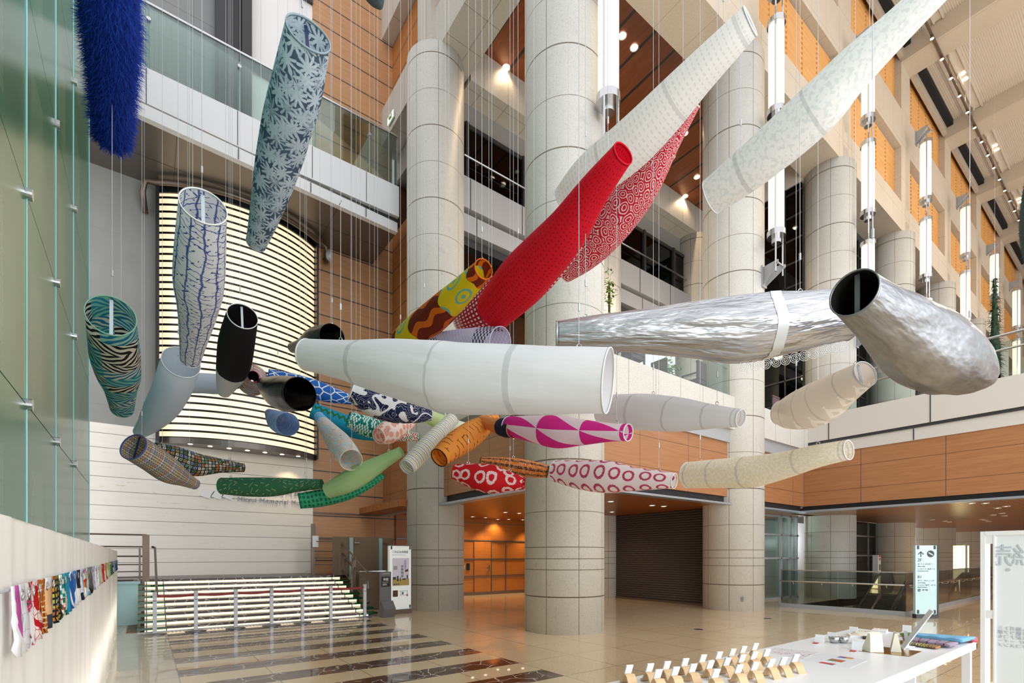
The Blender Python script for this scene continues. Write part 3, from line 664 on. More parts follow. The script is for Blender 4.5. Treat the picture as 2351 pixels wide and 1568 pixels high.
t = tag(MB().obox((4.12, 15.55, 2.0), (.09, 0, 0), (0, .003, .0), (0, 0, .17)).build('paper_notice', 'paper'), 'white paper notice taped on the top of the right stair handrail', 'notice')
# glass partitions right of the stairs
t = thing('glass_partition', 'tall brown-grey glass partition in front of the wood wall, right of the stairs', 'partition', (5.3, 14.6, 0))
for x0, x1 in ((4.35, 4.85), (4.87, 5.75), (5.77, 6.2)): MB().box(x0, 14.6, 1.0 if x0 < 4.5 else .02, x1, 14.63, 2.12).build('pane', 'glass_smoke', t)
for x in (4.86, 5.76): MB().box(x - .05, 14.5, .02, x + .05, 14.58, 2.1).build('fin', 'fin_glass', t); MB().tube([(x + .1, 14.55, 1.95), (x + .25, 14.55, 1.95)], .03).build('clamp', 'steel', t)
t = thing('glass_partition', 'low dark green glass panel with a pale top edge behind the grey sign', 'partition', (5.3, 13.9, 0))
MB().box(4.9, 13.95, .02, 6.0, 13.98, 1.1).build('pane', 'glass_smoke', t); MB().box(4.7, 13.93, 1.1, 6.0, 14.0, 1.13).build('top_edge', 'steel', t)
# stanchions
SX = [.14, .83, 1.55, 2.26, 2.93, 3.6, 4.47]; SY = [12.06, 12.1, 12.06, 12.1, 12.16, 12.24, 12.33]
sl = ['first belt post, at the dark handrail post on the left', 'second belt post from the left end of the row', 'third belt post from the left end of the row', 'middle one of the seven belt posts', 'third belt post from the right end of the row', 'second belt post from the right end of the row', 'last belt post of the row, next to the grey sign']
for i in range(7):
    x, y = SX[i], SY[i]; t = thing('belt_stanchion', 'steel ' + sl[i], 'stanchion', (x, y, 0), 'belt posts in front of the lit steps')
    MB().lathe([(.19, 0), (.19, .012), (.03, .03)], (x, y, 0), 24).build('base', 'brushed_steel', t, True)
    MB().box(x - .034, y - .034, .02, x + .034, y + .034, .83).build('post', 'brushed_steel', t); MB().box(x - .036, y - .036, .72, x + .036, y + .036, .84).build('head', 'metal_grey', t)
    MB().box(x - .025, y - .038, .66, x + .025, y - .036, .675).build('mark', 'navy_ink', t)
    if i < 6:
        X2, Y2 = SX[i + 1], SY[i + 1]; pts = [(x + (X2 - x) * k / 8, y + (Y2 - y) * k / 8, .765 - .025 * math.sin(PI * k / 8)) for k in range(9)]
        b = MB(); vs = []
        for p in pts: vs += [(p[0], p[1] - .003, p[2] - .025), (p[0], p[1] - .003, p[2] + .025), (p[0], p[1] + .003, p[2] + .025), (p[0], p[1] + .003, p[2] - .025)]
        b.add(vs, [(4 * k + a, 4 * k + (a + 1) % 4, 4 * k + 4 + (a + 1) % 4, 4 * k + 4 + a) for k in range(8) for a in range(4)]); b.build('belt', 'red_belt', t)
# museum signs
def museum_sign():
    a, b2 = Vector((5.19, 12.52, 0)), Vector((5.86, 12.62, 0)); r = (b2 - a).normalized(); n = Vector((r.y, -r.x, 0)); c = (a + b2) / 2
    t = thing('museum_sign', 'tall white illuminated museum sign with a poster, beside the granite column', 'sign', c)
    hw = (b2 - a).length / 2
    MB().obox(c + Vector((0, 0, .06)), r * hw, n * .09, (0, 0, .06)).build('base', 'metal_bronze', t); MB().obox(c + Vector((0, 0, .97)), r * hw, n * .05, (0, 0, .86)).build('panel', 'lit_sign', t)
    MB().obox(c + Vector((0, 0, 1.84)), r * (hw + .01), n * .06, (0, 0, .012)).obox(c + r * hw + Vector((0, 0, .95)), r * .012, n * .06, (0, 0, .9)).build('edge_frame', 'metal_bronze', t)
    for dx in (-hw + .05, hw - .05):
        for z in (.18, 1.78): MB().obox(c + r * dx + n * .055 + Vector((0, 0, z)), r * .018, n * .006, (0, 0, .045)).build('clip', 'metal_dark', t)
    at = lambda x, z, d=.053: c + r * x + n * d + Vector((0, 0, z))
    text('lettering', '三井記念美術館', .072, 'ink', face(at(-.27, 1.64), r), t); text('lettering', 'Mitsui Memorial Museum', .04, 'ink_pale', face(at(-.27, 1.575), r), t)
    p = MB().obox(at(0, 1.13), r * .26, n * .003, (0, 0, .37)).build('poster', 'poster_paper', t)
    b = MB().obox(at(0, .85, .058), r * .26, n * .001, (0, 0, .09)); k = b.build('poster_ground', 'poster_ochre', t)
    b = MB()
    for x, z, w, h in ((-.2, .96, .05, .035), (-.1, .95, .025, .07), (-.02, .93, .012, .05), (.1, .93, .05, .02), (.2, .99, .02, .05)): b.obox(at(x, z, .06), r * w, n * .001, (0, 0, h))
    b.build('poster_figures', 'ink', t)
    text('lettering', '伊\n勢\n物\n語', .085, 'ink', face(at(.0, 1.24, .058), r), t); text('lettering', '在\n原\n業\n平', .07, 'poster_violet', face(at(.1, 1.39, .058), r), t)
    MB().obox(at(-.17, 1.24, .058), r * .06, n * .001, (0, 0, .05)).build('poster_photo', 'metal_grey', t)
    MB().obox(at(.18, 1.16, .058), r * .05 + Vector((0, 0, .012)), n * .001, (0, 0, .03)).build('poster_photo', 'wood_dark', t)
    MB().obox(at(-.17, .55, .055), r * .075, n * .004, (0, 0, .085)).build('dark_plate', 'wood_dark', t)
    b = MB()
    for x, z, w, h in ((.08, .61, .13, .003), (.2, .56, .004, .06), (.0, .55, .004, .06), (.08, .5, .1, .003), (.06, .55, .02, .035)): b.obox(at(x, z, .055), r * w, n * .002, (0, 0, h))
    b.build('route_map', 'ink', t); MB().obox(at(.2, .49, .056), r * .018, n * .002, (0, 0, .03)).build('map_pin', 'red_paint', t)
    b = MB()
    for i in range(3): b.obox(at(-.2 + i * .06, .8, .061), r * .02 + Vector((0, 0, .008)), n * .001, (.0, 0, .014))
    b.build('diamonds', 'navy_ink', t)
G('poster_paper', '#e3e0ee', .6); G('poster_ochre', '#b8a25a', .6); plain('poster_violet', '#8c7cc0', .6)
museum_sign()
t = thing('information_stand', 'slim grey information stand between the belt posts and the white museum sign', 'sign', (4.93, 12.1, 0))
r = Vector((.985, .17, 0)); n = Vector((.17, -.985, 0)); c = Vector((4.93, 12.12, 0))
MB().obox(c + Vector((0, 0, .58)), r * .16, n * .025, (0, 0, .57)).build('panel', 'sign_grey', t); MB().obox(c + n * .1 + Vector((0, 0, .17)), r * .17, n * .07 + Vector((0, 0, -.1)), n * .06 + Vector((0, 0, .14))).build('foot_plate', 'sign_grey', t)
MB().obox(c + n * .027 + Vector((0, 0, .9)), r * .13, n * .002, (0, 0, .13)).build('notice', 'black_plastic', t)
text('lettering', '三井記念美術館', .032, 'ink_pale', face(c - r * .11 + n * .026 + Vector((0, 0, 1.09)), r), t)
text('lettering', '休館', .08, 'paper', face(c - r * .08 + n * .03 + Vector((0, 0, .93)), r), t); text('lettering', 'Museum Closed', .026, 'paper', face(c - r * .1 + n * .03 + Vector((0, 0, .88)), r), t)
text('lettering', '次回展覧会\n10:00-17:00', .026, 'paper', face(c - r * .1 + n * .03 + Vector((0, 0, .83)), r), t)
# logo on the travertine
t = thing('wall_logo', 'three white diamonds and thin metal museum lettering on the pale stone wall', 'sign', (2, 16.74, 3.3))
for i, (px, py) in enumerate(((475, 1133), (500, 1135), (525, 1136))):
    p = onY(px, py, 16.73); b = MB(); b.prism([(-.19, -.07), (.06, -.15), (.19, .07), (-.06, .15)], 0, .03)
    b.v = [(p.x + v[0], 16.74 - v[2], p.z + v[1]) for v in b.v]; b.build('diamond', 'white_paint', t)
p = onY(545, 1150, 16.72); text('lettering', 'Mitsui Memorial Museum', .2, 'metal_grey', face((p.x, 16.73, p.z), (1, 0, 0)), t, .02, spacing=1.08); text('lettering', '三井記念美術館', .26, 'metal_grey', face((p.x, 16.73, p.z + .3), (1, 0, 0)), t, .02)

# ================================================================ escalator corner
def escalators():
    g = thing('glass_balustrade', 'glass balustrade with steel handrail round the escalator opening', 'balustrade', (15.9, 4.4, 0))
    def seg(p, q, panes):
        p, q = Vector(p), Vector(q)
        for i in range(panes):
            a, b = p.lerp(q, i / panes), p.lerp(q, (i + 1) / panes); d = (b - a); u = d.normalized(); nn = Vector((u.y, -u.x, 0))
            MB().obox((a + b) / 2 + Vector((0, 0, .62)), d / 2 - u * .008, nn * .01, (0, 0, .5)).build('pane', 'glass_pit', g)
        d = q - p; u = d.normalized(); nn = Vector((u.y, -u.x, 0)); mid = (p + q) / 2
        MB().obox(mid + Vector((0, 0, .06)), d / 2, nn * .04, (0, 0, .06)).build('base_rail', 'edge_metal', g); MB().obox(mid + Vector((0, 0, 1.13)), d / 2, nn * .02, (0, 0, .015)).build('top_rail', 'steel', g)
        side = nn * .1 if nn.dot(Vector((-1, -1, 0))) > 0 else nn * -.1
        MB().tube([p + side + Vector((0, 0, .8)), q + side + Vector((0, 0, .8))], .022).build('handrail', 'steel', g)
        for k in range(2 * panes): 
            m = p.lerp(q, (k + .5) / (2 * panes)); MB().tube([m + Vector((0, 0, .72)), m + side * .6 + Vector((0, 0, .72)), m + side + Vector((0, 0, .78))], .012, 6).build('bracket', 'steel', g)
    seg((15.7, 7.3, 0), (15.8, 4.22, 0), 2); seg((15.8, 4.22, 0), (27.0, 4.45, 0), 5)
    st(MB().box(16.85, 7.35, -4, 24.6, 7.6, -.01).box(24.5, 4.4, -4, 24.7, 7.4, -.31).box(16.6, 4.4, -4, 16.9, 7.4, -.31).box(16.9, 4.2, -4, 24.6, 4.44, -.31).build('wall_pit', 'granite_parapet')); st(MB().box(16.6, 4.3, -4.2, 24.6, 7.6, -4).build('floor_pit', 'lattice_tile'))
    for k, (y, lab) in enumerate(((5.2, 'dark escalator going down behind the glass balustrade, nearer one'), (6.6, 'dark escalator going down behind the glass balustrade, farther one'))):
        t = thing('escalator', lab, 'escalator', (20, y, 0)); A = Vector((23.6, y, .0)); B = Vector((17.2, y, -3.6)); d = B - A; L = d.length; u = d.normalized(); up = Vector((u.z, 0, -u.x)); up = up if up.z > 0 else -up
        MB().obox((A + B) / 2 - up * .3, d / 2, (0, .55, 0), up * .28).build('truss', 'metal_dark', t)
        b = MB()
        for i in range(26): q = A.lerp(B, i / 26); b.box(q.x - .26, y - .4, q.z - .2, q.x, y + .4, q.z)
        b.build('steps', 'metal_dark', t)
        for s in (-.5, .5):
            MB().obox((A + B) / 2 + Vector((0, s, 0)) + up * .42, d / 2, (0, .012, 0), up * .4).build('balustrade_glass', 'glass_dark', t)
            b = MB(); o = Vector((0, s, 0)); b.tube([A + Vector((1.2, s, .1)), A + Vector((1.45, s, .45)), A + Vector((1.2, s, .9)), A + Vector((.3, s, .92)), A + o + up * .86, B + o + up * .86], .045, 8); b.build('handrail', 'black_plastic', t)
            MB().obox((A + B) / 2 + o + up * .02, d / 2, (0, .06, 0), up * .04).build('skirt', 'steel', t)
            MB().box(23.6, y + s - .012, .05, 24.8, y + s + .012, .88).build('balustrade_glass', 'glass_dark', t)
    # column-shaped direction sign
    a, b2 = Vector((15.5, 3.98, 0)), Vector((15.92, 3.62, 0)); r = (b2 - a).normalized(); n = Vector((r.y, -r.x, 0)); n = n if n.dot(Vector((-1, -1, 0))) > 0 else -n; c = (a + b2) / 2; hw = (b2 - a).length / 2 - .02
    t = thing('direction_sign', 'tall pale blue glass floor-guide sign beside the escalator balustrade', 'sign', c)
    MB().obox(c + Vector((0, 0, .05)), r * hw, n * .07, (0, 0, .05)).build('base', 'metal_dark', t); MB().obox(c + Vector((0, 0, .96)), r * hw, n * .04, (0, 0, .86)).build('panel', 'sign_glass', t)
    MB().obox(c + r * (hw + .01) + Vector((0, 0, .93)), r * .012, n * .06, (0, 0, .9)).build('edge', 'metal_dark', t)
    at = lambda x, z, d=.043: c + r * x + n * d + Vector((0, 0, z))
    for x in (-hw + .06, hw - .06):
        for z in (.16, 1.77): MB().obox(at(x, z), r * .022, n * .008, (0, 0, .045)).build('clip', 'metal_dark', t)
    text('lettering', '2F', .11, 'ink', face(at(-.21, 1.42), r), t); text('lettering', 'オフィスロビー', .055, 'ink', face(at(-.21, 1.335), r), t); text('lettering', 'Office Lobby', .035, 'ink', face(at(-.21, 1.285), r), t)
    text('lettering', 'レストラン&カフェ', .05, 'ink', face(at(-.21, 1.215), r), t); text('lettering', 'Restaurants & Cafe', .033, 'ink', face(at(-.21, 1.17), r), t)
    text('lettering', 'B1', .1, 'ink', face(at(-.21, 1.0), r), t); text('lettering', 'タワーダイニング', .05, 'ink', face(at(-.21, .92), r), t); text('lettering', 'Tower Dining', .033, 'ink', face(at(-.21, .875), r), t)
    text('lettering', 'ショップ&サービス', .05, 'ink', face(at(-.21, .81), r), t); text('lettering', 'Shops & Services', .033, 'ink', face(at(-.21, .765), r), t); text('lettering', '地下鉄', .045, 'ink', face(at(-.1, .69), r), t)
    b = MB(); b.obox(at(-.13, 1.6), r * .01, n * .002, (0, 0, .07)); b.obox(at(-.16, 1.63), r * .035 + Vector((0, 0, .035)), n * .002, r * -.007 + Vector((0, 0, .007))); b.obox(at(-.10, 1.63), r * .035 - Vector((0, 0, .035)), n * .002, r * .007 + Vector((0, 0, .007))); b.build('arrow', 'ink', t)
    for x, z, R_ in ((.1, 1.61, .085), (-.17, .7, .035)):
        b = MB(); b.tube([at(x, z, .04), at(x, z, .046)], R_, 24); b.build('pictogram_disc', 'ink', t); MB().obox(at(x, z, .048), r * R_ * .6 - Vector((0, 0, R_ * .35)), n * .001, (0, 0, R_ * .15)).build('pictogram', 'paper', t)
G('sign_glass', '#b4d2d4', .12).emit('#c5e0e0', .02)
escalators()
p = atH(2038, 1330, 0.35); t = thing('extinguisher_post', 'white post with a red fire symbol between the columns behind the escalators', 'post', (25.6, 7.85, 0))
MB().box(25.4, 7.75, 0, 25.75, 7.95, 1.6).build('body', 'white_panel', t); MB().box(25.5, 7.74, 1.52, 25.7, 7.76, 1.6).box(25.56, 7.74, 1.36, 25.66, 7.755, 1.48).build('fire_mark', 'red_paint', t); MB().box(25.56, 7.735, .95, 25.66, 7.76, 1.2).build('nozzle', 'metal_dark', t)
t = thing('lit_poster_stand', 'bright yellow-white lit poster case standing far behind the escalators', 'poster', (27.6, 5.2, 0))
p0, p1 = atD(2191, 1250, 21), atD(2222, 1250, 21); r = (p1 - p0) / 2; r.z = 0; n = Vector((r.y, -r.x, 0)).normalized(); c = (p0 + p1) / 2
MB().obox((c.x, c.y, 1.02), r, n * .06, (0, 0, .98)).build('lit_face', 'lit_poster', t); MB().obox((c.x + r.x * .5, c.y + r.y * .5, 1.1), r * .12, n * .1, (0, 0, 1.05)).build('pole', 'metal_grey', t)
t = tag(MB().box(27.0, 2.2, 2.45, 29, 3.05, 3.04).build('hanging_box', 'wood_lit'), 'orange wood bulkhead hanging under the bridge ceiling above the white panel', 'bulkhead')
t = thing('glass_bulkhead', 'pale glazed bulkhead panel under the bridge ceiling, beyond the white kanji panel', 'bulkhead', (27, 1, 2.5)); MB().box(26.6, -2, 2.5, 26.8, 2.18, 3.04).build('pane', 'aqua_panel', t); MB().box(26.55, -2, 2.42, 26.85, 2.18, 2.5).build('rail', 'steel', t)
for i, (px, py) in enumerate(((1604, 1445), (1762, 1420))):
    p = atH(px, py, 0); tag(MB().lathe([(.09, 0), (.09, .004), (.02, .005)], (p.x, p.y, 0), 16).build('floor_socket', 'metal_dark'), 'small dark round floor socket lid, ' + ('in the open floor in front of the shutter' if i == 0 else 'in front of the column beside the shutter'), 'floor socket')
t = tag(MB().box(14.02 - .62, 7.9 - .64, .28, 14.02 - .56, 7.9 - .55, .4).build('wall_socket', 'steel'), 'small steel socket plate near the foot of the column beside the shutter', 'socket')

# ================================================================ cafe floor
def chair(label, x, y, rz):
    t = thing('cafe_chair', label, 'chair', (0, 0, 0), 'cafe chairs at the first floor edge'); m = 'black_plastic'
    for sx in (-.24, .24):
        for sy in (-.22, .22): MB().box(sx - .02, sy - .02, 0, sx + .02, sy + .02, .95 if sy > 0 else .64).build('leg', m, t)
        MB().box(sx - .025, -.24, .62, sx + .025, .22, .65).build('armrest', m, t)
    MB().box(-.25, -.24, .4, .25, .22, .48).build('seat', 'chair_vinyl', t); MB().box(-.23, .19, .5, .23, .24, .93).build('backrest', 'chair_vinyl', t); MB().box(-.25, .18, .92, .25, .25, .97).build('top_bar', 'wood_dark', t)
    t.location = (x, y, 5.95); t.rotation_euler = (0, 0, rz)
chair('dark framed cafe chair with its back to the glass, nearest the stone column', 12.35, 8.1, PI + .1)
chair('dark framed cafe chair seen from the side behind the stone parapet', 11.1, 8.5, -PI / 2)
chair('dark framed cafe chair with a plum back, nearest the white tubes', 9.6, 8.05, PI)
chair('dark framed cafe chair beyond the glass under the silver tube', 17.0, 8.3, PI)
for x, y, lab in ((11.7, 9.2, 'pale wood cafe table between the dark chairs'), (13.0, 8.9, 'pale wood cafe table next to the stone column'), (9.4, 9.0, 'pale wood cafe table behind the plum chair')):
    t = thing('cafe_table', lab, 'table', (x, y, 5.95)); MB().box(x - .4, y - .4, 6.64, x + .4, y + .4, 6.7).build('tabletop', 'wood_pale', t); MB().lathe([(.25, 0), (.04, .03), (.04, .7)], (x, y, 5.95), 12).build('pedestal', 'metal_dark', t)
def leaves(b, c, R, n, s=.06, seed=1):
    rnd = random.Random(seed)
    for i in range(n):
        d = Vector((rnd.gauss(0, 1), rnd.gauss(0, 1), rnd.gauss(0, 1))).normalized() * (rnd.random() ** .5); p = Vector(c) + Vector((d.x * R[0], d.y * R[1], d.z * R[2]))
        a = Vector((rnd.gauss(0, 1), rnd.gauss(0, 1), rnd.gauss(0, .6))).normalized(); e = a.orthogonal().normalized()
        b.add([p - a * s, p + e * s * .4, p + a * s, p - e * s * .4], [(0, 1, 2, 3)])
for (x, y, z, R, n, lab, potted) in ((11.9, 8.6, 6.75, (.4, .4, .45), 420, 'bushy green potted plant between the cafe chairs', 1), (0, 0, 0, (.16, .16, .5), 130, 'green leafy branch showing past the edge of the thick middle column', 0), (16.8, 9.0, 6.7, (.3, .3, .4), 150, 'small green plant beyond the cafe glass right of the shutter column', 1)):
    if not potted: p = atD(1399, 662, 11.2); x, y, z = p
    t = thing('leafy_plant', lab, 'plant', (x, y, 5.95)); b = MB(); leaves(b, (x, y, z), R, n, .07, n); b.build('foliage', 'leaf', t)
    MB().tube([(x, y, 5.97), (x, y, z)], .025).build('stem', 'wood_dark', t); MB().lathe([(.16, 0), (.2, .35)], (x, y, 5.95), 16).build('pot', 'pot', t)

# ================================================================ lanterns
def lantern(x, z0, z1, label):
    t = thing('wall_lantern', label, 'lantern', (x, 6.7, z0), 'tall cylinder lanterns along the hall face')
    MB().lathe([(.2, .02), (.2, z1 - z0)], (x, 6.7, z0), 24).build('glass_tube', 'lit_lantern', t, True)
    MB().lathe([(.235, -.1), (.235, .06)], (x, 6.7, z0), 24).lathe([(.12, -.28), (.12, -.1)], (x, 6.7, z0), 16).build('bottom_cap', 'steel', t); MB().lathe([(.235, 0), (.235, .14)], (x, 6.7, z1), 24).build('top_cap', 'steel', t)
    for s in (-1, 1): MB().tube([(x + s * .2, 6.62 - .0, z0 - 1.15), (x + s * .2, 6.62, z1 + .35)], .022, 8).build('rod', 'steel', t)
def bracket(x, z, label):
    t = thing('lantern_bracket', label, 'bracket', (x, 7.0, z), 'steel lantern brackets')
    MB().box(x - .12, 7.02, z - .3, x + .12, 7.06, z + .3).build('wall_plate', 'metal_grey', t)
    for s in (-1, 1):
        b = MB(); b.prism([(7.04, -.28), (6.55, .12), (6.55, .2), (7.04, .25)], -.015, .015); b.v = [(x + s * (.06 + (7.04 - v[0]) * .3) + v[2], v[0], z + v[1]) for v in b.v]; b.build('arm', 'metal_grey', t)
    MB().tube([(x - .22, 6.6, z + .16), (x + .22, 6.6, z + .16)], .025).build('cross_bar', 'steel', t)
ordn = ['on the thick middle column', 'on the column beside the shutter', 'at the third column of the hall face', 'at the fourth column of the hall face', 'at the fifth column of the hall face', 'at the sixth column of the hall face', 'at the seventh column of the hall face']
for k in range(7):
    x = COLX[k] + .12
    for j, (z0, z1) in enumerate(((10.55, 12.75), (13.95, 16.35), (17.35, 19.8))):
        if k == 0 and j: continue
        lantern(x, z0, z1, ('lowest', 'middle', 'topmost')[j] + ' glowing cylinder lantern ' + ordn[k] if k else 'glowing cylinder lantern ' + ordn[k] + ', cut by the top of the photo')
    bracket(x, 9.5, 'lower steel lantern bracket ' + ordn[k])
    if k: bracket(x, 20.3, 'upper steel lantern bracket ' + ordn[k])

# ================================================================ fabrics (u around, v along, metres; t = 0..1 along)
def fab(name, fn, tl=.3, clear=0.0, rough=.75, metal=0.0, wr=.25, seams=(), fold=(1.0, .6)):
    g = G(name, '#ffffff', rough, metal, .3); u, v = g.uvw('m'); a, t = g.uvw('t')
    c = fn(g, u, v, a, t)
    for q in seams: c = g.mix(g.a('MULTIPLY', g.lt(g.a('ABSOLUTE', g.a('SUBTRACT', t, q)), .007), .32), c, '#8d9296')
    if c is not None: g.col(c)
    x = g.v(u, v); h = g.noise(g.v(g.a('MULTIPLY', u, fold[0]), g.a('MULTIPLY', v, fold[1])), 9 if metal < .3 else 5, 4, .5)
    g.bump(h, wr, .12 if metal >= .3 else (.06 if name == 'plain_white' else .02))
    if metal < .3: g.thin(tl, clear)
def star(g, u, v, sc, n, r0, amp, seed=0.0):
    vec = g.v(g.a('ADD', u, seed), v); pos = g.voro(vec, sc, 'F1', .9, 'Position'); d = g.voro(vec, sc, 'F1', .9, 'Distance')
    s = g.n('ShaderNodeSeparateXYZ'); g.nt.links.new(pos, s.inputs[0])
    dx = g.a('SUBTRACT', g.a('ADD', u, seed), s.outputs[0]); dy = g.a('SUBTRACT', v, s.outputs[1])
    ang = g.a('ARCTAN2', dy, dx); w = g.a('ADD', g.a('MULTIPLY', ang, n), g.a('MULTIPLY', g.noise(vec, 6, 2), 9))
    return g.lt(d, g.a('ADD', r0, g.a('MULTIPLY', g.a('COSINE', w), amp)))
def stripes(g, x, p, duty=.5): return g.lt(g.a('FRACT', g.a('DIVIDE', x, p)), duty)
def cells(g, u, v, su, sv): return g.v(g.a('FLOOR', g.a('MULTIPLY', u, su)), g.a('FLOOR', g.a('MULTIPLY', v, sv)))
def wob(g, u, v, sc, am): return g.a('MULTIPLY', g.a('SUBTRACT', g.noise(g.v(u, v), sc, 2), .5), am)
def p_fur(g, u, v, a, t): return g.mix(g.noise(g.v(u, v), 25, 3), '#0a2a80', '#0d3fb4')
def p_tie(g, u, v, a, t):
    c = g.mix(g.noise(g.v(u, v), 5, 3), '#4b5668', '#5d7791'); s = star(g, u, v, 6.5, 9, .45, .22)
    c = g.mix(s, c, g.mix(g.noise(g.v(u, v), 14, 3), '#eaf4fa', '#b9d3e4')); return g.mix(g.a('MULTIPLY', star(g, u, v, 5.2, 11, .3, .24, 3.3), .8), c, '#c4d8e4')
def p_lattice(g, u, v, a, t):
    w = wob(g, u, v, 4, .09); l1 = g.line(g.a('ADD', u, w), .11, .018); dots = stripes(g, v, .012, .65)
    l1 = g.a('MULTIPLY', l1, g.a('MAXIMUM', dots, g.line(g.a('ADD', u, w), .11, .007)))
    w2 = wob(g, v, u, 7, .12); l2 = g.a('MULTIPLY', g.line(g.a('ADD', g.a('ADD', v, w2), g.a('MULTIPLY', u, .35)), .06, .008), g.gt(g.noise(g.v(u, v), 9, 1), .45))
    tw = g.a('MULTIPLY', g.line(g.a('SUBTRACT', v, g.a('MULTIPLY', u, 1.1)), .07, .018), g.gt(g.noise(g.v(u, v), 22, 1), .58))
    return g.mix(g.a('MAXIMUM', g.a('MAXIMUM', l1, l2), tw), '#eef1f4', '#41559f')
def p_pale(g, u, v, a, t): return g.mix(stripes(g, g.a('ADD', v, g.a('MULTIPLY', u, .2)), .02, .5), '#eef4fc', '#d6e5f8')
def p_greynavy(g, u, v, a, t): return g.mix(g.gt(t, .75), '#d3dcec', '#20263e')
def p_bw(g, u, v, a, t): return g.mix(g.gt(t, .55), '#1e1c1d', '#eceef0')
def p_candy(g, u, v, a, t):
    q = g.v(g.a('MULTIPLY', u, 9), g.a('MULTIPLY', g.a('ADD', v, wob(g, u, v, 8, .1)), 26)); r = g.white(g.v(g.a('FLOOR', g.a('MULTIPLY', u, 7)), g.a('FLOOR', g.a('MULTIPLY', g.a('ADD', v, wob(g, u, v, 9, .08)), 40))), 0)
    return g.ramp(r, [(0, '#ffffff'), (.35, '#e0584f'), (.48, '#f3f3ee'), (.6, '#f2c23a'), (.7, '#e9e6f0'), (.82, '#d04fa0'), (.9, '#f29a3a')], True)
def p_crackle(g, u, v, a, t): return g.mix(g.lt(g.voro(g.v(u, g.a('MULTIPLY', v, .7)), 9, 'DISTANCE_TO_EDGE'), .07), '#1f66bd', '#f0f4f8')
def p_blackgloss(g, u, v, a, t): g.rough(.3); g.b.inputs['Specular IOR Level'].default_value = .2; return '#08090c'
def p_denim(g, u, v, a, t): return g.mix(g.gt(g.noise(g.v(g.a('MULTIPLY', u, 3), g.a('MULTIPLY', v, 14)), 3, 4, .6, 1.0), .56), '#84aadb', '#c9d9ee')
def p_navywave(g, u, v, a, t):
    n = g.noise(g.v(g.a('MULTIPLY', u, 1.2), v), 3, 1, .4, .8); b = g.lt(g.a('ABSOLUTE', g.a('SUBTRACT', g.a('FRACT', g.a('MULTIPLY', n, 4)), .5)), .14)
    thin_ = g.line(g.a('ADD', u, wob(g, u, v, 6, .5)), .045, .004); return g.mix(g.a('MAXIMUM', b, thin_), '#17204a', '#eef0f3')
def p_zig(g, u, v, a, t):
    z = g.a('ABSOLUTE', g.a('SUBTRACT', g.a('FRACT', g.a('MULTIPLY', v, 9)), .5)); d = g.a('ABSOLUTE', g.a('SUBTRACT', g.a('FRACT', g.a('ADD', g.a('MULTIPLY', u, 2.2), g.a('MULTIPLY', z, .3))), .5))
    c = g.mix(g.lt(g.voro(g.v(u, v), 40, 'F1', 0), .22), '#1d9fc4', '#1484a8'); return g.mix(g.lt(d, .07), c, '#23703f')
def p_dash(g, u, v, a, t):
    q = g.a('ADD', g.a('FLOOR', g.a('MULTIPLY', u, 28)), 0.0); vv = g.a('ADD', g.a('MULTIPLY', v, 22), g.a('MULTIPLY', g.white(g.v(q, 3.0), 0), 7)); on = g.lt(g.a('FRACT', vv), .55)
    r = g.white(g.v(q, g.a('FLOOR', vv)), 0); tailc = g.ramp(r, [(0, '#c8433e'), (.4, '#31895f'), (.7, '#e9e4dc')], True)
    return g.mix(g.gt(t, .55), g.mix(on, '#109a8a', g.ramp(r, [(0, '#e7f3ee'), (.5, '#0a6f62'), (.8, '#e7f3ee')], True)), g.mix(on, '#f3f0ea', tailc))
def p_peach(g, u, v, a, t):
    d = g.voro(g.v(u, v), 9, 'F1', .6); return g.mix(g.a('MULTIPLY', g.lt(d, .38), g.a('ADD', .55, g.a('MULTIPLY', g.noise(g.v(u, v), 60, 2), .6))), '#f6ebe4', '#ea9d8c')
def p_sky(g, u, v, a, t):
    n = g.noise(g.v(u, v), 12, 5, .7); c = g.ramp(n, [(0, '#7fc4ec'), (.44, '#b4e0f4'), (.5, '#f0e6d2'), (.54, '#d9905f'), (.565, '#f6f4ee'), (.66, '#4f9ad8')]); return g.mix(g.gt(t, .85), c, '#7fc2ea')
def p_lgreen(g, u, v, a, t): return g.mix(g.noise(g.v(u, v), 7, 4), '#b3d29a', '#a3c68c')
def p_emerald(g, u, v, a, t): return g.mix(g.lt(g.voro(g.v(u, v), 15, 'F1', .25), .34), '#3aa97c', '#1a7455')
def p_dkgreen(g, u, v, a, t):
    vec = g.v(u, v); d = g.line(g.a('ADD', u, g.a('MULTIPLY', v, g.a('SUBTRACT', g.a('MULTIPLY', g.white(cells(g, u, v, 12, 10), 0), 3), 1.5))), .083, .009)
    f1 = g.a('ABSOLUTE', g.a('SUBTRACT', g.a('FRACT', g.a('MULTIPLY', v, 10)), .5)); return g.mix(g.a('MULTIPLY', g.a('MULTIPLY', d, g.lt(f1, .3)), g.gt(g.white(cells(g, u, v, 12, 10), 0), .25)), '#3f7d5b', '#cfd3a8')
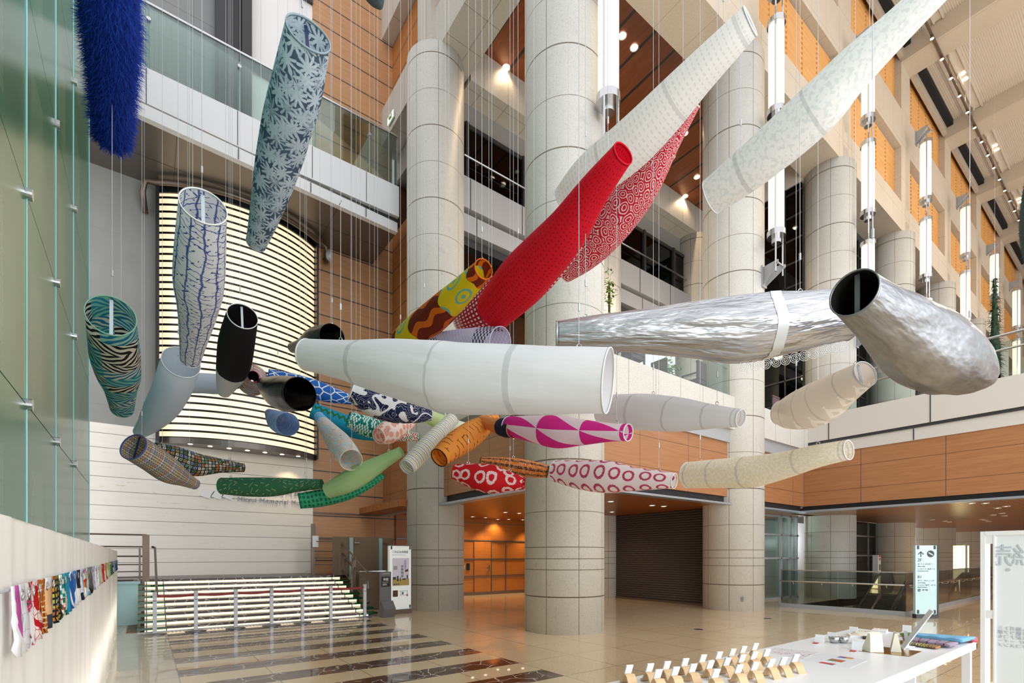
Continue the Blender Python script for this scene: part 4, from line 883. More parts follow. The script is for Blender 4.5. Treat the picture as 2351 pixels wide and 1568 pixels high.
def p_cushion(g, u, v, a, t):
    u2 = g.a('ADD', u, 0.0); v2 = g.a('ADD', v, g.a('MULTIPLY', wob(g, u, v, 9, .05), 1)); c = g.white(cells(g, u2, v2, 20, 17), 0)
    fu = g.a('ABSOLUTE', g.a('SUBTRACT', g.a('FRACT', g.a('MULTIPLY', u2, 20)), .5)); fv = g.a('ABSOLUTE', g.a('SUBTRACT', g.a('FRACT', g.a('MULTIPLY', v2, 17)), .5)); m = g.a('MAXIMUM', fu, fv)
    k = g.ramp(c, [(0, '#d9d4c4'), (.14, '#7fae8e'), (.28, '#d98a5a'), (.42, '#7d9cc4'), (.56, '#e8e4da'), (.7, '#b39a62'), (.85, '#4f7a5c')], True)
    k = g.mix(g.lt(m, .12), k, '#2c211b'); return g.mix(g.lt(m, .36), '#3a2a20', k)
def p_plaid(g, u, v, a, t):
    big = g.ramp(g.a('FRACT', g.a('MULTIPLY', v, 5.2)), [(0, '#a39a8c'), (.3, '#c98a5a'), (.42, '#9d9486'), (.55, '#b7b2c6'), (.7, '#8e8a80'), (.8, '#a39a8c')], True)
    su = g.line(u, .032, .01); sv = g.line(v, .035, .012); big = g.mix(g.a('MULTIPLY', su, sv), big, '#f1e98f'); big = g.mix(g.a('MULTIPLY', g.line(u, .032, .012, .016), stripes(g, v, .035, .4)), big, '#2f3a55')
    return g.mix(g.line(u, .128, .006), big, '#5060a8')
def p_geo(g, u, v, a, t):
    w = wob(g, u, v, 2.5, .3); vv = g.a('ADD', v, w); band = g.a('FLOOR', g.a('MULTIPLY', vv, 5)); sgn = g.a('SUBTRACT', g.a('MULTIPLY', g.a('MODULO', g.a('ABSOLUTE', band), 2), 2), 1)
    x = g.a('ADD', u, g.a('MULTIPLY', g.a('MULTIPLY', vv, sgn), 1.2)); s = stripes(g, x, .105, .5); cr = g.white(g.v(band, g.a('FLOOR', g.a('MULTIPLY', u, 3))), 0)
    A = g.ramp(cr, [(0, '#1f7fa8'), (.3, '#2f93b4'), (.5, '#22201f'), (.68, '#2486ac'), (.85, '#2a6f86')], True); B = g.ramp(cr, [(0, '#a8d6c4'), (.3, '#8fcbb8'), (.5, '#efe9dc'), (.68, '#ece7da'), (.85, '#9fd0bd')], True)
    return g.mix(s, A, B)
def p_sashiko(g, u, v, a, t):
    k = g.a('ADD', g.a('FLOOR', g.a('MULTIPLY', u, 34)), g.a('FLOOR', g.a('MULTIPLY', v, 34))); ch = g.lt(g.a('MODULO', g.a('ABSOLUTE', k), 2), .5); r = g.white(cells(g, u, v, 5, 4.2), 0)
    c = g.ramp(r, [(0, '#c9c6ea'), (.35, '#2d3550'), (.5, '#d4d3ef'), (.7, '#4a5a78'), (.85, '#bdbce4')], True); return g.mix(ch, c, '#dddcf2')
def p_white(g, u, v, a, t): return '#eaebee'
def p_pink(g, u, v, a, t):
    U = g.a('MULTIPLY', a, 4); V = g.a('MULTIPLY', t, 3.2); fu = g.a('FRACT', U); fv = g.a('FRACT', V); tri = g.lt(fv, fu)
    return g.mix(tri, '#f3eff4', '#e0329c')
def p_orangenavy(g, u, v, a, t): return g.mix(g.gt(t, .55), '#e89a55', '#1f2740')
def p_tiger(g, u, v, a, t):
    k = g.line(g.a('ADD', v, wob(g, u, v, 9, .06)), .085, .010); k = g.a('MULTIPLY', k, g.gt(g.noise(g.v(g.a('MULTIPLY', u, 1), g.a('MULTIPLY', v, .4)), 9, 1), .47)); k2 = g.a('MULTIPLY', g.line(g.a('ADD', u, wob(g, v, u, 6, .2)), .17, .01), g.gt(g.noise(g.v(u, v), 7, 1), .6))
    return g.mix(g.a('MAXIMUM', k, k2), '#e6963f', '#3a2413')
def p_stripe(g, u, v, a, t):
    r = g.ramp(g.a('FRACT', g.a('MULTIPLY', v, 9)), [(0, '#eff0ea'), (.2, '#68727e'), (.3, '#f2f2ec'), (.5, '#cfcf62'), (.6, '#f2f2ea'), (.8, '#5f6872'), (.88, '#efefe8')], True); return g.mix(g.line(g.a('ADD', u, wob(g, v, u, 3, .1)), .06, .004), r, '#c9cccf')
def p_palegreen(g, u, v, a, t): return g.mix(g.gt(t, .5), '#cfe3a8', '#e7eadb')
def p_flame(g, u, v, a, t):
    w = g.a('ADD', t, g.a('MULTIPLY', g.a('SINE', g.a('MULTIPLY', a, 25)), .012)); stripe_ = stripes(g, g.a('ADD', g.a('MULTIPLY', a, 1.0), g.a('MULTIPLY', g.a('SINE', g.a('MULTIPLY', t, 38)), .025)), .2, .34)
    br = g.mix(stripe_, '#7d2a17', '#f07a1e'); d = g.voro(g.v(g.a('MULTIPLY', a, 4), g.a('MULTIPLY', t, 5)), 1.0, 'F1', .3)
    ring = g.a('MAXIMUM', g.lt(g.a('ABSOLUTE', g.a('SUBTRACT', d, .3)), .05), g.lt(d, .1)); ye = g.mix(ring, '#f4dc1c', '#7fc8c4')
    k = g.ramp(w, [(0, '#000000'), (.1, '#ffffff'), (.38, '#000000'), (.7, '#ffffff'), (.9, '#000000')], True); return g.mix(k, br, ye)
def p_red(g, u, v, a, t): return g.mix(g.lt(g.voro(g.v(u, v), 22, 'F1', .3), .2), '#dd1630', '#b30e25')
def p_redcheck(g, u, v, a, t): return g.mix(g.a('MULTIPLY', stripes(g, u, .05, .5), stripes(g, v, .055, .5)), '#a5162a', '#f1e3e2')
def p_redlines(g, u, v, a, t):
    d = g.voro(g.v(g.a('MULTIPLY', u, 1.0), g.a('ADD', v, wob(g, u, v, 4, .2))), 9, 'F1', .35); return g.mix(g.lt(g.a('FRACT', g.a('MULTIPLY', d, 4.5)), .66), '#f3dfdf', '#c41f38')
def p_sheer(g, u, v, a, t): return g.mix(g.a('MULTIPLY', stripes(g, g.a('ADD', v, wob(g, u, v, 10, .02)), .05, .3), stripes(g, u, .06, .6)), '#f6f6f5', '#e6e4e0')
def p_frost(g, u, v, a, t): return g.mix(g.gt(g.noise(g.v(u, v), 26, 2), .54), '#f6f8f8', '#e6ebec')
def p_foil(g, u, v, a, t): g.rough(g.a('ADD', .22, g.a('MULTIPLY', g.noise(g.v(u, v), 3, 2), .2))); return '#bfc2c7'
def p_silver(g, u, v, a, t): g.rough(.36); return g.mix(g.noise(g.v(g.a('MULTIPLY', u, 10), g.a('MULTIPLY', v, 2)), 3, 4), '#a4a8ac', '#75797d')
def p_diamond(g, u, v, a, t):
    du = g.a('ABSOLUTE', g.a('SUBTRACT', g.a('FRACT', g.a('MULTIPLY', a, 5)), .5)); dv = g.a('ABSOLUTE', g.a('SUBTRACT', g.a('FRACT', g.a('MULTIPLY', t, 7)), .5)); s = g.a('ADD', g.a('MULTIPLY', du, .8), dv)
    m = g.a('MULTIPLY', g.a('MULTIPLY', g.lt(s, .42), g.gt(s, .17)), g.a('MULTIPLY', g.gt(a, .28), g.lt(a, .62))); return g.mix(m, '#eae2d8', '#fffdf8')
def p_cream(g, u, v, a, t): return g.mix(g.gt(g.noise(g.v(u, v), 34, 3, .6), .5), '#f6f3e8', '#ebe6d4')
def p_wreath(g, u, v, a, t):
    d = g.voro(g.v(u, v), 4.6, 'F1', .15); ring = g.lt(g.a('ABSOLUTE', g.a('SUBTRACT', d, .31)), g.a('ADD', .03, g.a('MULTIPLY', g.noise(g.v(u, v), 60, 2), .09)))
    c = g.ramp(g.noise(g.v(u, v), 70, 1), [(.3, '#2f6a4c'), (.42, '#d8427c'), (.55, '#c22a62'), (.66, '#f2a4bd')], True); return g.mix(ring, '#f4f1f2', c)
def p_redleaf(g, u, v, a, t):
    d = g.voro(g.v(u, g.a('MULTIPLY', v, 1.0)), 5.0, 'F1', .5); w = g.noise(g.v(u, v), 9, 2); ring = g.lt(g.a('ABSOLUTE', g.a('SUBTRACT', g.a('ADD', d, g.a('MULTIPLY', g.a('SUBTRACT', w, .5), .35)), .3)), .09)
    ln = g.lt(g.voro(g.v(u, v), 42, 'DISTANCE_TO_EDGE'), .05); return g.mix(g.a('MULTIPLY', ring, g.a('SUBTRACT', 1.0, ln)), '#c9151f', '#f2e6e4')
def p_ochre(g, u, v, a, t):
    b = stripes(g, g.a('MULTIPLY', a, 1.0), .125, .45); tick = g.line(v, .02, .006); c = g.mix(b, '#e0832f', '#6a3a1f'); return g.mix(g.a('MULTIPLY', tick, g.gt(g.noise(g.v(u, v), 25, 1), .5)), c, '#f3d9b0')
def p_darkfur(g, u, v, a, t): return g.mix(g.noise(g.v(u, v), 30, 3), '#1b3326', '#2f5038')
def p_bluefur(g, u, v, a, t): return g.mix(g.noise(g.v(u, v), 20, 4), '#3f5157', '#64797e')
fab('blue_shag', p_fur, .15, wr=.6); fab('tie_dye', p_tie, .35); fab('branch_print', p_lattice, .35); fab('pale_blue', p_pale, .35); fab('grey_navy', p_greynavy, .3)
fab('black_white', p_bw, .25); fab('candy_streaks', p_candy, .5); fab('blue_crackle', p_crackle); fab('black_vinyl', p_blackgloss, .0, 0, .22, wr=.35); fab('denim_blue', p_denim)
fab('navy_waves', p_navywave); fab('turquoise_zigzag', p_zig); fab('green_dashes', p_dash); fab('peach_blobs', p_peach); fab('sky_picture', p_sky); fab('light_green', p_lgreen)
fab('emerald_dots', p_emerald); fab('dark_green', p_dkgreen); fab('cushion_check', p_cushion); fab('plaid', p_plaid); fab('teal_geometry', p_geo, .4); fab('lavender_check', p_sashiko, .3, .12)
fab('plain_white', p_white, .3, wr=.45, fold=(.45, .14), seams=(.18, .46, .7)); fab('soft_white', p_white, .42, .05, wr=.3, seams=(.2, .45, .7, .93)); fab('pink_triangles', p_pink, .4); fab('orange_navy', p_orangenavy); fab('tiger_orange', p_tiger); fab('grey_stripe', p_stripe)
fab('pale_green', p_palegreen, .4); fab('yellow_flame', p_flame); fab('plain_red', p_red, .35, wr=.2); fab('red_check', p_redcheck, .3, .1); fab('red_swirl', p_redlines, .35); fab('sheer_white', p_sheer, .42, .1, seams=(.05, .33, .7))
fab('frosted_white', p_frost, .38, .03, seams=(.6, .85)); fab('silver_foil', p_foil, 0, 0, .2, .78, wr=.9, fold=(1.3, .22)); fab('brushed_silver', p_silver, 0, 0, .36, .9, wr=.6, fold=(.7, .2)); fab('sheer_diamond', p_diamond, .45, .08, seams=(.2, .45, .62, .8)); fab('cream_paper', p_cream, .42, 0, .8, wr=.6, seams=(.04, .2, .38, .68, .95))
fab('rose_wreath', p_wreath, .4); fab('red_leaf', p_redleaf); fab('ochre_band', p_ochre); fab('dark_green_fur', p_darkfur, .1, wr=.8); fab('grey_blue_fur', p_bluefur, .1, wr=.8)
G('drape_cloth', '#fbf9f6', .8).thin(.25); plain('navy_strap', '#16264e', .6); plain('navy_inside', '#1d3a78', .7); plain('wire_white', '#eef0f2', .4); plain('plain_red_hoop', '#a30d20', .6)
plain('black_inside', '#050505', .9); plain('hoop_white', '#dfe3e6', .5); plain('hoop_grey', '#b5b9bc', .5)

# ================================================================ the carp streamers
def catmull(P, n):
    out = []; m = len(P)
    for i in range(m - 1):
        a, b, c, d = P[max(i - 1, 0)], P[i], P[i + 1], P[min(i + 2, m - 1)]
        for k in range(n):
            t = k / n; out.append([.5 * ((2 * b[j]) + (-a[j] + c[j]) * t + (2 * a[j] - 5 * b[j] + 4 * c[j] - d[j]) * t * t + (-a[j] + 3 * b[j] - 3 * c[j] + d[j]) * t ** 3) for j in range(len(b))])
    out.append(list(P[-1])); return out
def spine(stn, z0, z1):
    L = [0]
    for i in range(1, len(stn)): L.append(L[-1] + math.hypot(stn[i][0] - stn[i - 1][0], stn[i][1] - stn[i - 1][1]))
    P = []
    for (px, py, r), l in zip(stn, L): iz = (1 / z0) * (1 - l / L[-1]) + (1 / z1) * (l / L[-1]); P.append((px, py, r, 1 / iz))
    pts = [atD(px, py, z) for px, py, r, z in P]; out = []
    for i, (px, py, r, z) in enumerate(P):
        t = (pts[min(i + 1, len(P) - 1)] - pts[max(i - 1, 0)]).normalized(); view = (pts[i] - Vector((0, 0, HC))).normalized(); nrm = t.cross(view)
        if nrm.length < .05: nrm = Vector((RT[0], RT[1], 0))
        nrm.normalize(); e = .01; q = proj(pts[i] + nrm * e); s = math.hypot(q[0] - px, q[1] - py) / e
        out.append((pts[i].x, pts[i].y, pts[i].z, r / s))
    return out
NU = 40
def carp(name_label, mat, stn, z0, z1, wr=.05, hoops=0, strap=None, inside=None, wires=(.1, .85), hoopmat='hoop_white', rim=None, gather=(), eyelets=True, seed=None, group=None, cat='carp streamer'):
    seed = len(CARPS) * 3.7 if seed is None else seed
    if rim is None: rim = True if any(w in mat for w in ('white', 'cream', 'pink', 'rose', 'sheer', 'branch', 'pale_blue')) else 'same'
    S_ = catmull(spine(stn, z0, z1), 8); pts = [Vector(s[:3]) for s in S_]; rad = [s[3] for s in S_]; m = len(pts)
    base = pts[0].copy(); t = thing('carp_streamer', name_label, cat, base, group); CARPS.append(t)
    arc = [0]
    for i in range(1, m): arc.append(arc[-1] + (pts[i] - pts[i - 1]).length)
    Rm = sum(rad) / m; b = MB(); um, ut = [], []; rings = []
    for i in range(m):
        tg = (pts[min(i + 1, m - 1)] - pts[max(i - 1, 0)]).normalized(); sd = tg.cross(Vector((0, 0, 1)))
        sd = sd.normalized() if sd.length > .05 else Vector((1, 0, 0)); up = sd.cross(tg).normalized(); f_ = i / (m - 1); ring = []
        env = min(1, min(f_, 1 - f_) * 7) 
        for k in range(NU + 1):
            a = 2 * PI * k / NU; d = up * math.cos(a) + sd * math.sin(a)
            nz = mnoise.noise(Vector((math.cos(a) * 1.6 + seed, math.sin(a) * 1.6, arc[i] * 1.1))) + .5 * mnoise.noise(Vector((math.cos(a) * 3.5 + seed, math.sin(a) * 3.5, arc[i] * 2.2 + 9)))
            fold = mnoise.noise(Vector((math.cos(a) * 4 + arc[i] * .8, math.sin(a) * 4, arc[i] * .9 + seed)))
            gz = sum(math.exp(-((f_ - q) / .09) ** 2) * mnoise.noise(Vector((math.cos(a) * 5 + q * 30 + (f_ - q) * 3, math.sin(a) * 5, seed))) for q in gather)
            r = rad[i] * (1 + wr * env * (nz * .6 + fold * .5) + .07 * env * gz); p = pts[i] + d * r; ring.append(p); b.v.append(tuple(p)); um.append((a / (2 * PI) * 2 * PI * Rm, arc[i])); ut.append((k / NU, f_))
        rings.append((pts[i], up, sd, tg, rad[i], ring))
    N1 = NU + 1
    for i in range(m - 1):
        for k in range(NU): b.f.append((i * N1 + k, i * N1 + k + 1, (i + 1) * N1 + k + 1, (i + 1) * N1 + k)); b.mi.append(0)
    b.uv = {'m': um, 't': ut}; o = b.build('fabric_body', [mat] + ([inside] if inside else []), t, True)
    if inside or mat in ('silver_foil', 'black_vinyl'): sm = o.modifiers.new('thickness', 'SOLIDIFY'); sm.thickness = .004; sm.offset = -1
    if inside: sm.material_offset = 1; sm.material_offset_rim = 1
    def hoop(idx, nm, w=.02, mt=hoopmat, out=.004):
        c, up, sd, tg, r = rings[idx][:5]; h = MB(); vs = []; r += out
        for k in range(NU):
            a = 2 * PI * k / NU; d = up * math.cos(a) + sd * math.sin(a)
            for rr, off in ((r - .008, -w), (r, -w), (r, w), (r - .008, w)): vs.append(c + d * rr + tg * off)
        h.add(vs, [(4 * k + q, 4 * k + (q + 1) % 4, 4 * ((k + 1) % NU) + (q + 1) % 4, 4 * ((k + 1) % NU) + q) for k in range(NU) for q in range(4)]); return h.build(nm, mt, t, True)
    if rim: hoop(0, 'mouth_hoop', .008, mat if rim == 'same' else hoopmat, .003); hoop(m - 1, 'tail_hoop', .006, mat if rim == 'same' else hoopmat, .002)
    pass
    if strap:
        for idx in strap[1:] if isinstance(strap, tuple) else (0,):
            c, up, sd, tg, r = rings[idx][:5]; s = tg if idx == 0 else -tg
            MB().obox(c + s * .05, up * r * .98, sd * max(.014, r * .07), tg * .003).build('cross_strap', strap[0] if isinstance(strap, tuple) else strap, t)
    for w in wires:
        i = min(m - 1, int(w * (m - 1))); c, up, sd, tg, r = rings[i][:5]; p = c + up * r
        if eyelets:
            e = MB(); e.tube([p + tg * .018 * math.cos(2 * PI * k / 12) + Vector((0, 0, .016 + .018 * math.sin(2 * PI * k / 12))) for k in range(12)], .004, 6, closed=True); e.build('eyelet', 'steel', t)
        h = MB(); h.tube([p + Vector((0, 0, .03)), Vector((p.x, p.y, max(p.z + .4, min(p.z + .5, 11)))), Vector((p.x, p.y, 24))], .0024, 5)
        h.tube([p + Vector((0, 0, .3)), p + Vector((0, 0, .36))], .009, 6); h.build('hanging_wire', 'wire', t)
    return t, rings
CARPS = []
c_fur, rg = carp('shaggy royal blue carp streamer cut by the top edge of the photo', 'blue_shag', [(246, -160, 86), (251, 0, 79), (256, 100, 70), (257, 200, 58), (257, 275, 48), (258, 318, 40)], 3.7, 5.3, .06, rim=False, wires=(.2, .9))
def shag(t, rings, mat, n, ln, th, seed=3, droop=.5):
    rnd = random.Random(seed); b = MB(); m = len(rings); um = []
    for i in range(n):
        f_ = rnd.random() * (m - 1); i0 = min(int(f_), m - 2); q = f_ - i0; c = rings[i0][0].lerp(rings[i0 + 1][0], q); r = rings[i0][4] * (1 - q) + rings[i0 + 1][4] * q; up, sd, tg = rings[i0][1:4]
        a = rnd.random() * 2 * PI; d = up * math.cos(a) + sd * math.sin(a); p = c + d * r * .99; s = tg.cross(d).normalized() * th
        L = ln * (.5 + rnd.random()); dirv = (d * .55 + tg * (rnd.random() * .9) + s.normalized() * rnd.gauss(0, .5)).normalized(); P = [p]
        for k in range(3): dirv = (dirv + Vector((0, 0, -droop * .4)) + Vector((rnd.gauss(0, .25), rnd.gauss(0, .25), rnd.gauss(0, .25)))).normalized(); P.append(P[-1] + dirv * L / 3)
        vs = []
        for k, pp in enumerate(P): w = (1 - k / 3.2); vs += [pp - s * w, pp + s * w]
        b.add(vs, [(0, 1, 3, 2), (2, 3, 5, 4), (4, 5, 7, 6)]); um += [(rnd.random() * 9, rnd.random() * 9)] * 8
    b.uv = {'m': um, 't': um}; o = b.build('shag_pile', mat, t); o['kind'] = 'stuff'; return o
shag(c_fur, rg, 'blue_shag', 9000, .075, .004)
SG = 'strap_grey'
carp('tall slate and pale blue tie-dye carp streamer with its wide mouth near the top', 'tie_dye', [(708, 78, 62), (683, 200, 67), (657, 300, 63), (632, 400, 53), (606, 500, 37), (588, 558, 26)], 4.1, 5.9, .05, 2, 'navy_strap')
carp('white carp streamer printed with blue branches, above the pale blue one', 'branch_print', [(467, 474, 60), (461, 560, 62), (456, 650, 62), (453, 710, 49), (445, 770, 36), (437, 826, 25)], 4.3, 6.1, .05, 2, SG)
carp('pale blue finely striped carp streamer that the branch-printed tail dips into', 'pale_blue', [(416, 832, 48), (397, 890, 46), (369, 940, 40), (340, 975, 25), (322, 992, 17)], 6.6, 8.4, .07, 1)
carp('small grey and navy carp streamer half hidden behind the pale blue one', 'grey_navy', [(425, 882, 22), (462, 880, 24), (500, 882, 24), (530, 878, 20), (553, 874, 15)], 9.2, 9.6, .05)
carp('black carp streamer with a white lower end in front of the light box', 'black_white', [(557, 726, 38), (543, 790, 44), (535, 840, 41), (523, 875, 28), (514, 899, 17)], 6.7, 8.3, .05, 1, SG)
carp('round white carp mouth with rainbow streaks and a navy inside, seen head-on', 'candy_streaks', [(581.5, 864, 14), (581, 867, 25), (580, 870, 32), (579.5, 872, 34), (579, 874, 30), (578.5, 876, 4)], 8.0, 9.6, .03, inside='navy_inside', wires=(.6,))
carp('blue carp streamer with white crackle lines, left of the navy wave one', 'blue_crackle', [(616, 862, 15), (680, 880, 21), (740, 900, 21), (790, 914, 14), (820, 922, 7)], 9.0, 9.8, .06)
carp('glossy black carp streamer peeping over the tail of the big plain white one', 'black_vinyl', [(762, 775, 33), (728, 782, 31), (697, 794, 20), (673, 798, 13)], 6.8, 8.0, .1, rim='same', wires=(.05,))
carp('glossy black carp streamer with its open round mouth towards the hall, under the light box', 'black_vinyl', [(688, 905, 39), (660, 904, 41), (634, 898, 33), (605, 882, 14)], 6.4, 7.9, .08, 1, rim='same', wires=(.05,))
carp('small denim blue brushed carp streamer under the glossy black one', 'denim_blue', [(660, 974, 26), (641, 968, 25), (620, 950, 11)], 8.6, 9.8, .05, 1, wires=(.1,))
carp('navy carp streamer with white wave shapes, under the big plain white one', 'navy_waves', [(806, 900, 20), (850, 920, 32), (900, 936, 34), (950, 948, 24), (990, 954, 12)], 6.9, 7.4, .06)
carp('turquoise carp streamer with green zigzags and dots', 'turquoise_zigzag', [(718, 942, 17), (770, 966, 22), (820, 986, 22), (862, 1000, 13)], 9.4, 9.8, .05)
carp('teal carp streamer with white dashes and a white speckled tail', 'green_dashes', [(800, 962, 17), (840, 978, 24), (890, 992, 20), (930, 1000, 13), (961, 1003, 9)], 8.7, 9.3, .05)
carp('off-white carp streamer with peach coral blobs', 'peach_blobs', [(870, 1001, 19), (890, 993, 27), (920, 978, 23), (952, 961, 12)], 8.1, 8.9, .05, wires=(.1,))
carp('sky blue carp streamer with tiny picture patches, mouth turned down to the right', 'sky_picture', [(806, 1056, 26), (795, 1040, 28), (777, 1016, 27), (752, 985, 19), (733, 957, 11)], 7.6, 9.0, .06, wires=(.1,))
carp('emerald green carp streamer with dark dots, below the light green one', 'emerald_dots', [(688, 1150, 18), (740, 1143, 20), (800, 1130, 17), (850, 1110, 10), (880, 1092, 6)], 8.6, 9.2, .05)
carp('plain light green carp streamer sloping up to the right', 'light_green', [(753, 1127, 18), (792, 1110, 25), (830, 1089, 25), (880, 1060, 17), (921, 1037, 12)], 8.0, 7.7, .09, rim='same')
carp('long dark green carp streamer with scattered small dashes', 'dark_green', [(511, 1116, 19), (570, 1118, 22), (625, 1118, 22), (680, 1114, 16), (738, 1111, 11)], 8.8, 8.6, .05, rim='same')
carp('dark brown carp streamer with rows of many-coloured cushions', 'cushion_check', [(352, 1036, 20), (400, 1052, 28), (445, 1066, 27), (503, 1069, 17), (558, 1074, 10)], 7.9, 9.0, .06)
carp('brown and lilac plaid carp streamer with its mouth at the left', 'plaid', [(306, 1026, 33), (345, 1050, 33), (388, 1080, 31), (420, 1098, 19), (448, 1112, 12)], 6.6, 7.7, .05, 1, 'navy_strap')
carp('teal, mint and black carp streamer with slanting stripes, next to the green glass wall', 'teal_geometry', [(255, 725, 61), (262, 800, 60), (270, 855, 54), (276, 893, 39), (280, 936, 29)], 4.6, 6.5, .06, 2, SG)
carp('lavender and navy checked carp streamer lying behind the top of the big plain white one', 'lavender_check', [(900, 796, 14), (960, 792, 20), (1030, 786, 27), (1100, 785, 34), (1148, 787, 38)], 7.3, 5.9, .05, 2)
carp('big plain white carp streamer right across the middle of the photo', 'plain_white', [(705, 815, 37), (800, 829, 48), (900, 846, 66), (1000, 863, 80), (1060, 870, 83), (1200, 873, 80), (1320, 874, 78), (1396, 875, 77)], 4.9, 3.9, .06, 0, wires=(.12, .86), gather=(.18, .46, .7))
carp('small white carp streamer behind the mouth of the big plain white one', 'soft_white', [(1390, 942, 36), (1480, 946, 42), (1560, 953, 40), (1640, 957, 28), (1700, 960, 21)], 6.6, 5.1, .06, 3, wires=(.3, .75), gather=(.2, .45, .7))
carp('white carp streamer with bold magenta triangles', 'pink_triangles', [(1168, 978, 22), (1220, 984, 30), (1282, 992, 38), (1340, 993, 30), (1400, 993, 22), (1442, 993, 20)], 7.0, 5.6, .05, 2, wires=(.2, .85))
carp('short orange and navy carp end behind the magenta triangle one', 'orange_navy', [(1108, 966, 12), (1135, 976, 17), (1160, 982, 22), (1180, 984, 22)], 7.6, 6.9, .05, wires=(.2,))
carp('orange carp streamer with black tiger strokes', 'tiger_orange', [(1008, 1051, 23), (1045, 1022, 31), (1085, 995, 30), (1115, 974, 20), (1138, 958, 12)], 7.0, 7.9, .07, rim='same', wires=(.2,))
carp('grey, yellow and white striped carp streamer left of the orange tiger one', 'grey_stripe', [(934, 1073, 20), (966, 1040, 22), (1000, 1003, 20), (1038, 962, 16)], 7.4, 8.2, .05, wires=(.2,))
carp('pale green and white carp streamer just below the big plain white one', 'pale_green', [(965, 948, 14), (1000, 964, 17), (1050, 984, 19), (1088, 990, 15)], 8.7, 9.0, .06, wires=(.5,))
carp('yellow carp streamer with brown flame bands and blue rings', 'yellow_flame', [(1110, 618, 25), (1062, 666, 31), (1012, 714, 37), (962, 757, 38), (930, 785, 36)], 5.2, 7.2, .04, rim='same', wires=(.05, .7))
carp('plain red carp streamer pricked with small dots, rising to the upper right', 'plain_red', [(1430, 353, 29), (1362, 440, 39), (1300, 530, 51), (1240, 598, 58), (1193, 650, 60), (1135, 712, 47)], 4.1, 6.0, .045, 3, hoopmat='plain_red_hoop', rim='same', wires=(.1, .8))
carp('red carp streamer with white square checks, under the plain red one', 'red_check', [(1052, 745, 24), (1120, 712, 50), (1200, 650, 56), (1275, 592, 42), (1326, 552, 22)], 7.0, 6.2, .04, rim='same', wires=(.2,))
carp('red and white swirl-printed carp streamer behind the long sheer white one', 'red_swirl', [(1600, 240, 9), (1540, 325, 24), (1470, 430, 44), (1400, 512, 52), (1340, 580, 42), (1292, 622, 29)], 5.9, 7.6, .06, 0, rim='same', wires=(.1, .8))
carp('long sheer white carp streamer rising to the upper right above the red one', 'sheer_white', [(1722, 49, 37), (1610, 165, 46), (1520, 262, 55), (1440, 340, 58), (1350, 410, 50), (1290, 458, 28)], 4.6, 6.2, .05, 2, wires=(.1, .8))
carp('frosted white carp streamer leaving the photo at the upper right', 'frosted_white', [(2235, -112, 36), (2076, 47, 40), (1955, 165, 50), (1869, 258, 58), (1740, 370, 52), (1633, 452, 41)], 3.7, 5.4, .05, 3, wires=(.3, .85))
c_foil, rg = carp('crumpled shiny silver foil carp streamer with a row of wire spirals under its belly', 'silver_foil', [(1278, 767, 30), (1370, 764, 41), (1470, 760, 49), (1600, 757, 66), (1700, 757, 79), (1800, 744, 75), (1890, 729, 68), (1955, 728, 58)], 4.7, 4.5, .1, 0, wires=(.12, .8), rim='same', gather=(.3, .66, .85))
for k in range(13):
    f_ = .58 + k * .031; i = int(f_ * (len(rg) - 1)); q = f_ * (len(rg) - 1) - i; c = rg[i][0].lerp(rg[min(i + 1, len(rg) - 1)][0], q); up, sd, tg, r = rg[i][1:5]; p = c - up * (r + .055); P = []
    for a in range(44): w = a / 43; R_ = .055 * (1 - w * .92); P.append(p + tg * R_ * math.cos(w * 6.5 * PI) + up * R_ * math.sin(w * 6.5 * PI))
    MB().tube(P, .0028, 5).build('wire_spiral', 'wire_white', c_foil)
i = int(len(rg) * .66); h = MB(); vs = []
for k in range(NU):
    for j in (i - 1, i, i + 1): c = rg[j][0]; p = rg[j][5][k]; vs.append(c + (p - c) * 1.012)
h.add(vs, [(3 * k + q, 3 * k + q + 1, 3 * ((k + 1) % NU) + q + 1, 3 * ((k + 1) % NU) + q) for k in range(NU) for q in (0, 1)]); h.build('seam_band', 'hoop_white', c_foil, True)
carp('big brushed silver carp streamer with a black open mouth at the right', 'brushed_silver', [(1961, 673, 66), (2010, 712, 76), (2062, 752, 90), (2130, 805, 107), (2190, 838, 88), (2238, 856, 55), (2262, 863, 26)], 3.1, 4.9, .13, 0, ('sign_grey', 0), 'black_inside', (.15, .8), rim='same', gather=(.25, .5, .75))
carp('sheer beige carp streamer with white diamonds, under the big silver one', 'sheer_diamond', [(1986, 859, 31), (1932, 892, 41), (1880, 926, 50), (1825, 944, 42), (1790, 948, 27)], 4.7, 5.7, .05, 3, SG, wires=(.1, .75))
carp('cream crinkled paper-like carp streamer at the lower right, clear of the others', 'cream_paper', [(1580, 1091, 30), (1640, 1088, 33), (1720, 1083, 36), (1800, 1068, 31), (1880, 1047, 26), (1948, 1033, 23)], 7.0, 5.2, .07, 3, wires=(.12, .8))
carp('white carp streamer with rings of pink roses, before the thick middle column', 'rose_wreath', [(1276, 1081, 25), (1330, 1090, 33), (1390, 1095, 37), (1450, 1100, 28), (1510, 1102, 22), (1548, 1104, 18)], 7.6, 6.4, .05, 0, wires=(.1, .82))
carp('short red carp streamer with white leaf loops', 'red_leaf', [(1044, 1083, 18), (1080, 1091, 27), (1122, 1099, 33), (1162, 1105, 25), (1202, 1110, 14)], 7.2, 7.0, .06, 0, rim='same', wires=(.2, .8))
carp('slim orange and brown banded carp streamer above the red leaf one', 'ochre_band', [(1105, 1059, 10), (1150, 1066, 17), (1200, 1074, 20), (1238, 1080, 17), (1257, 1083, 14)], 8.1, 7.9, .04, 0, rim='same', wires=(.4,))
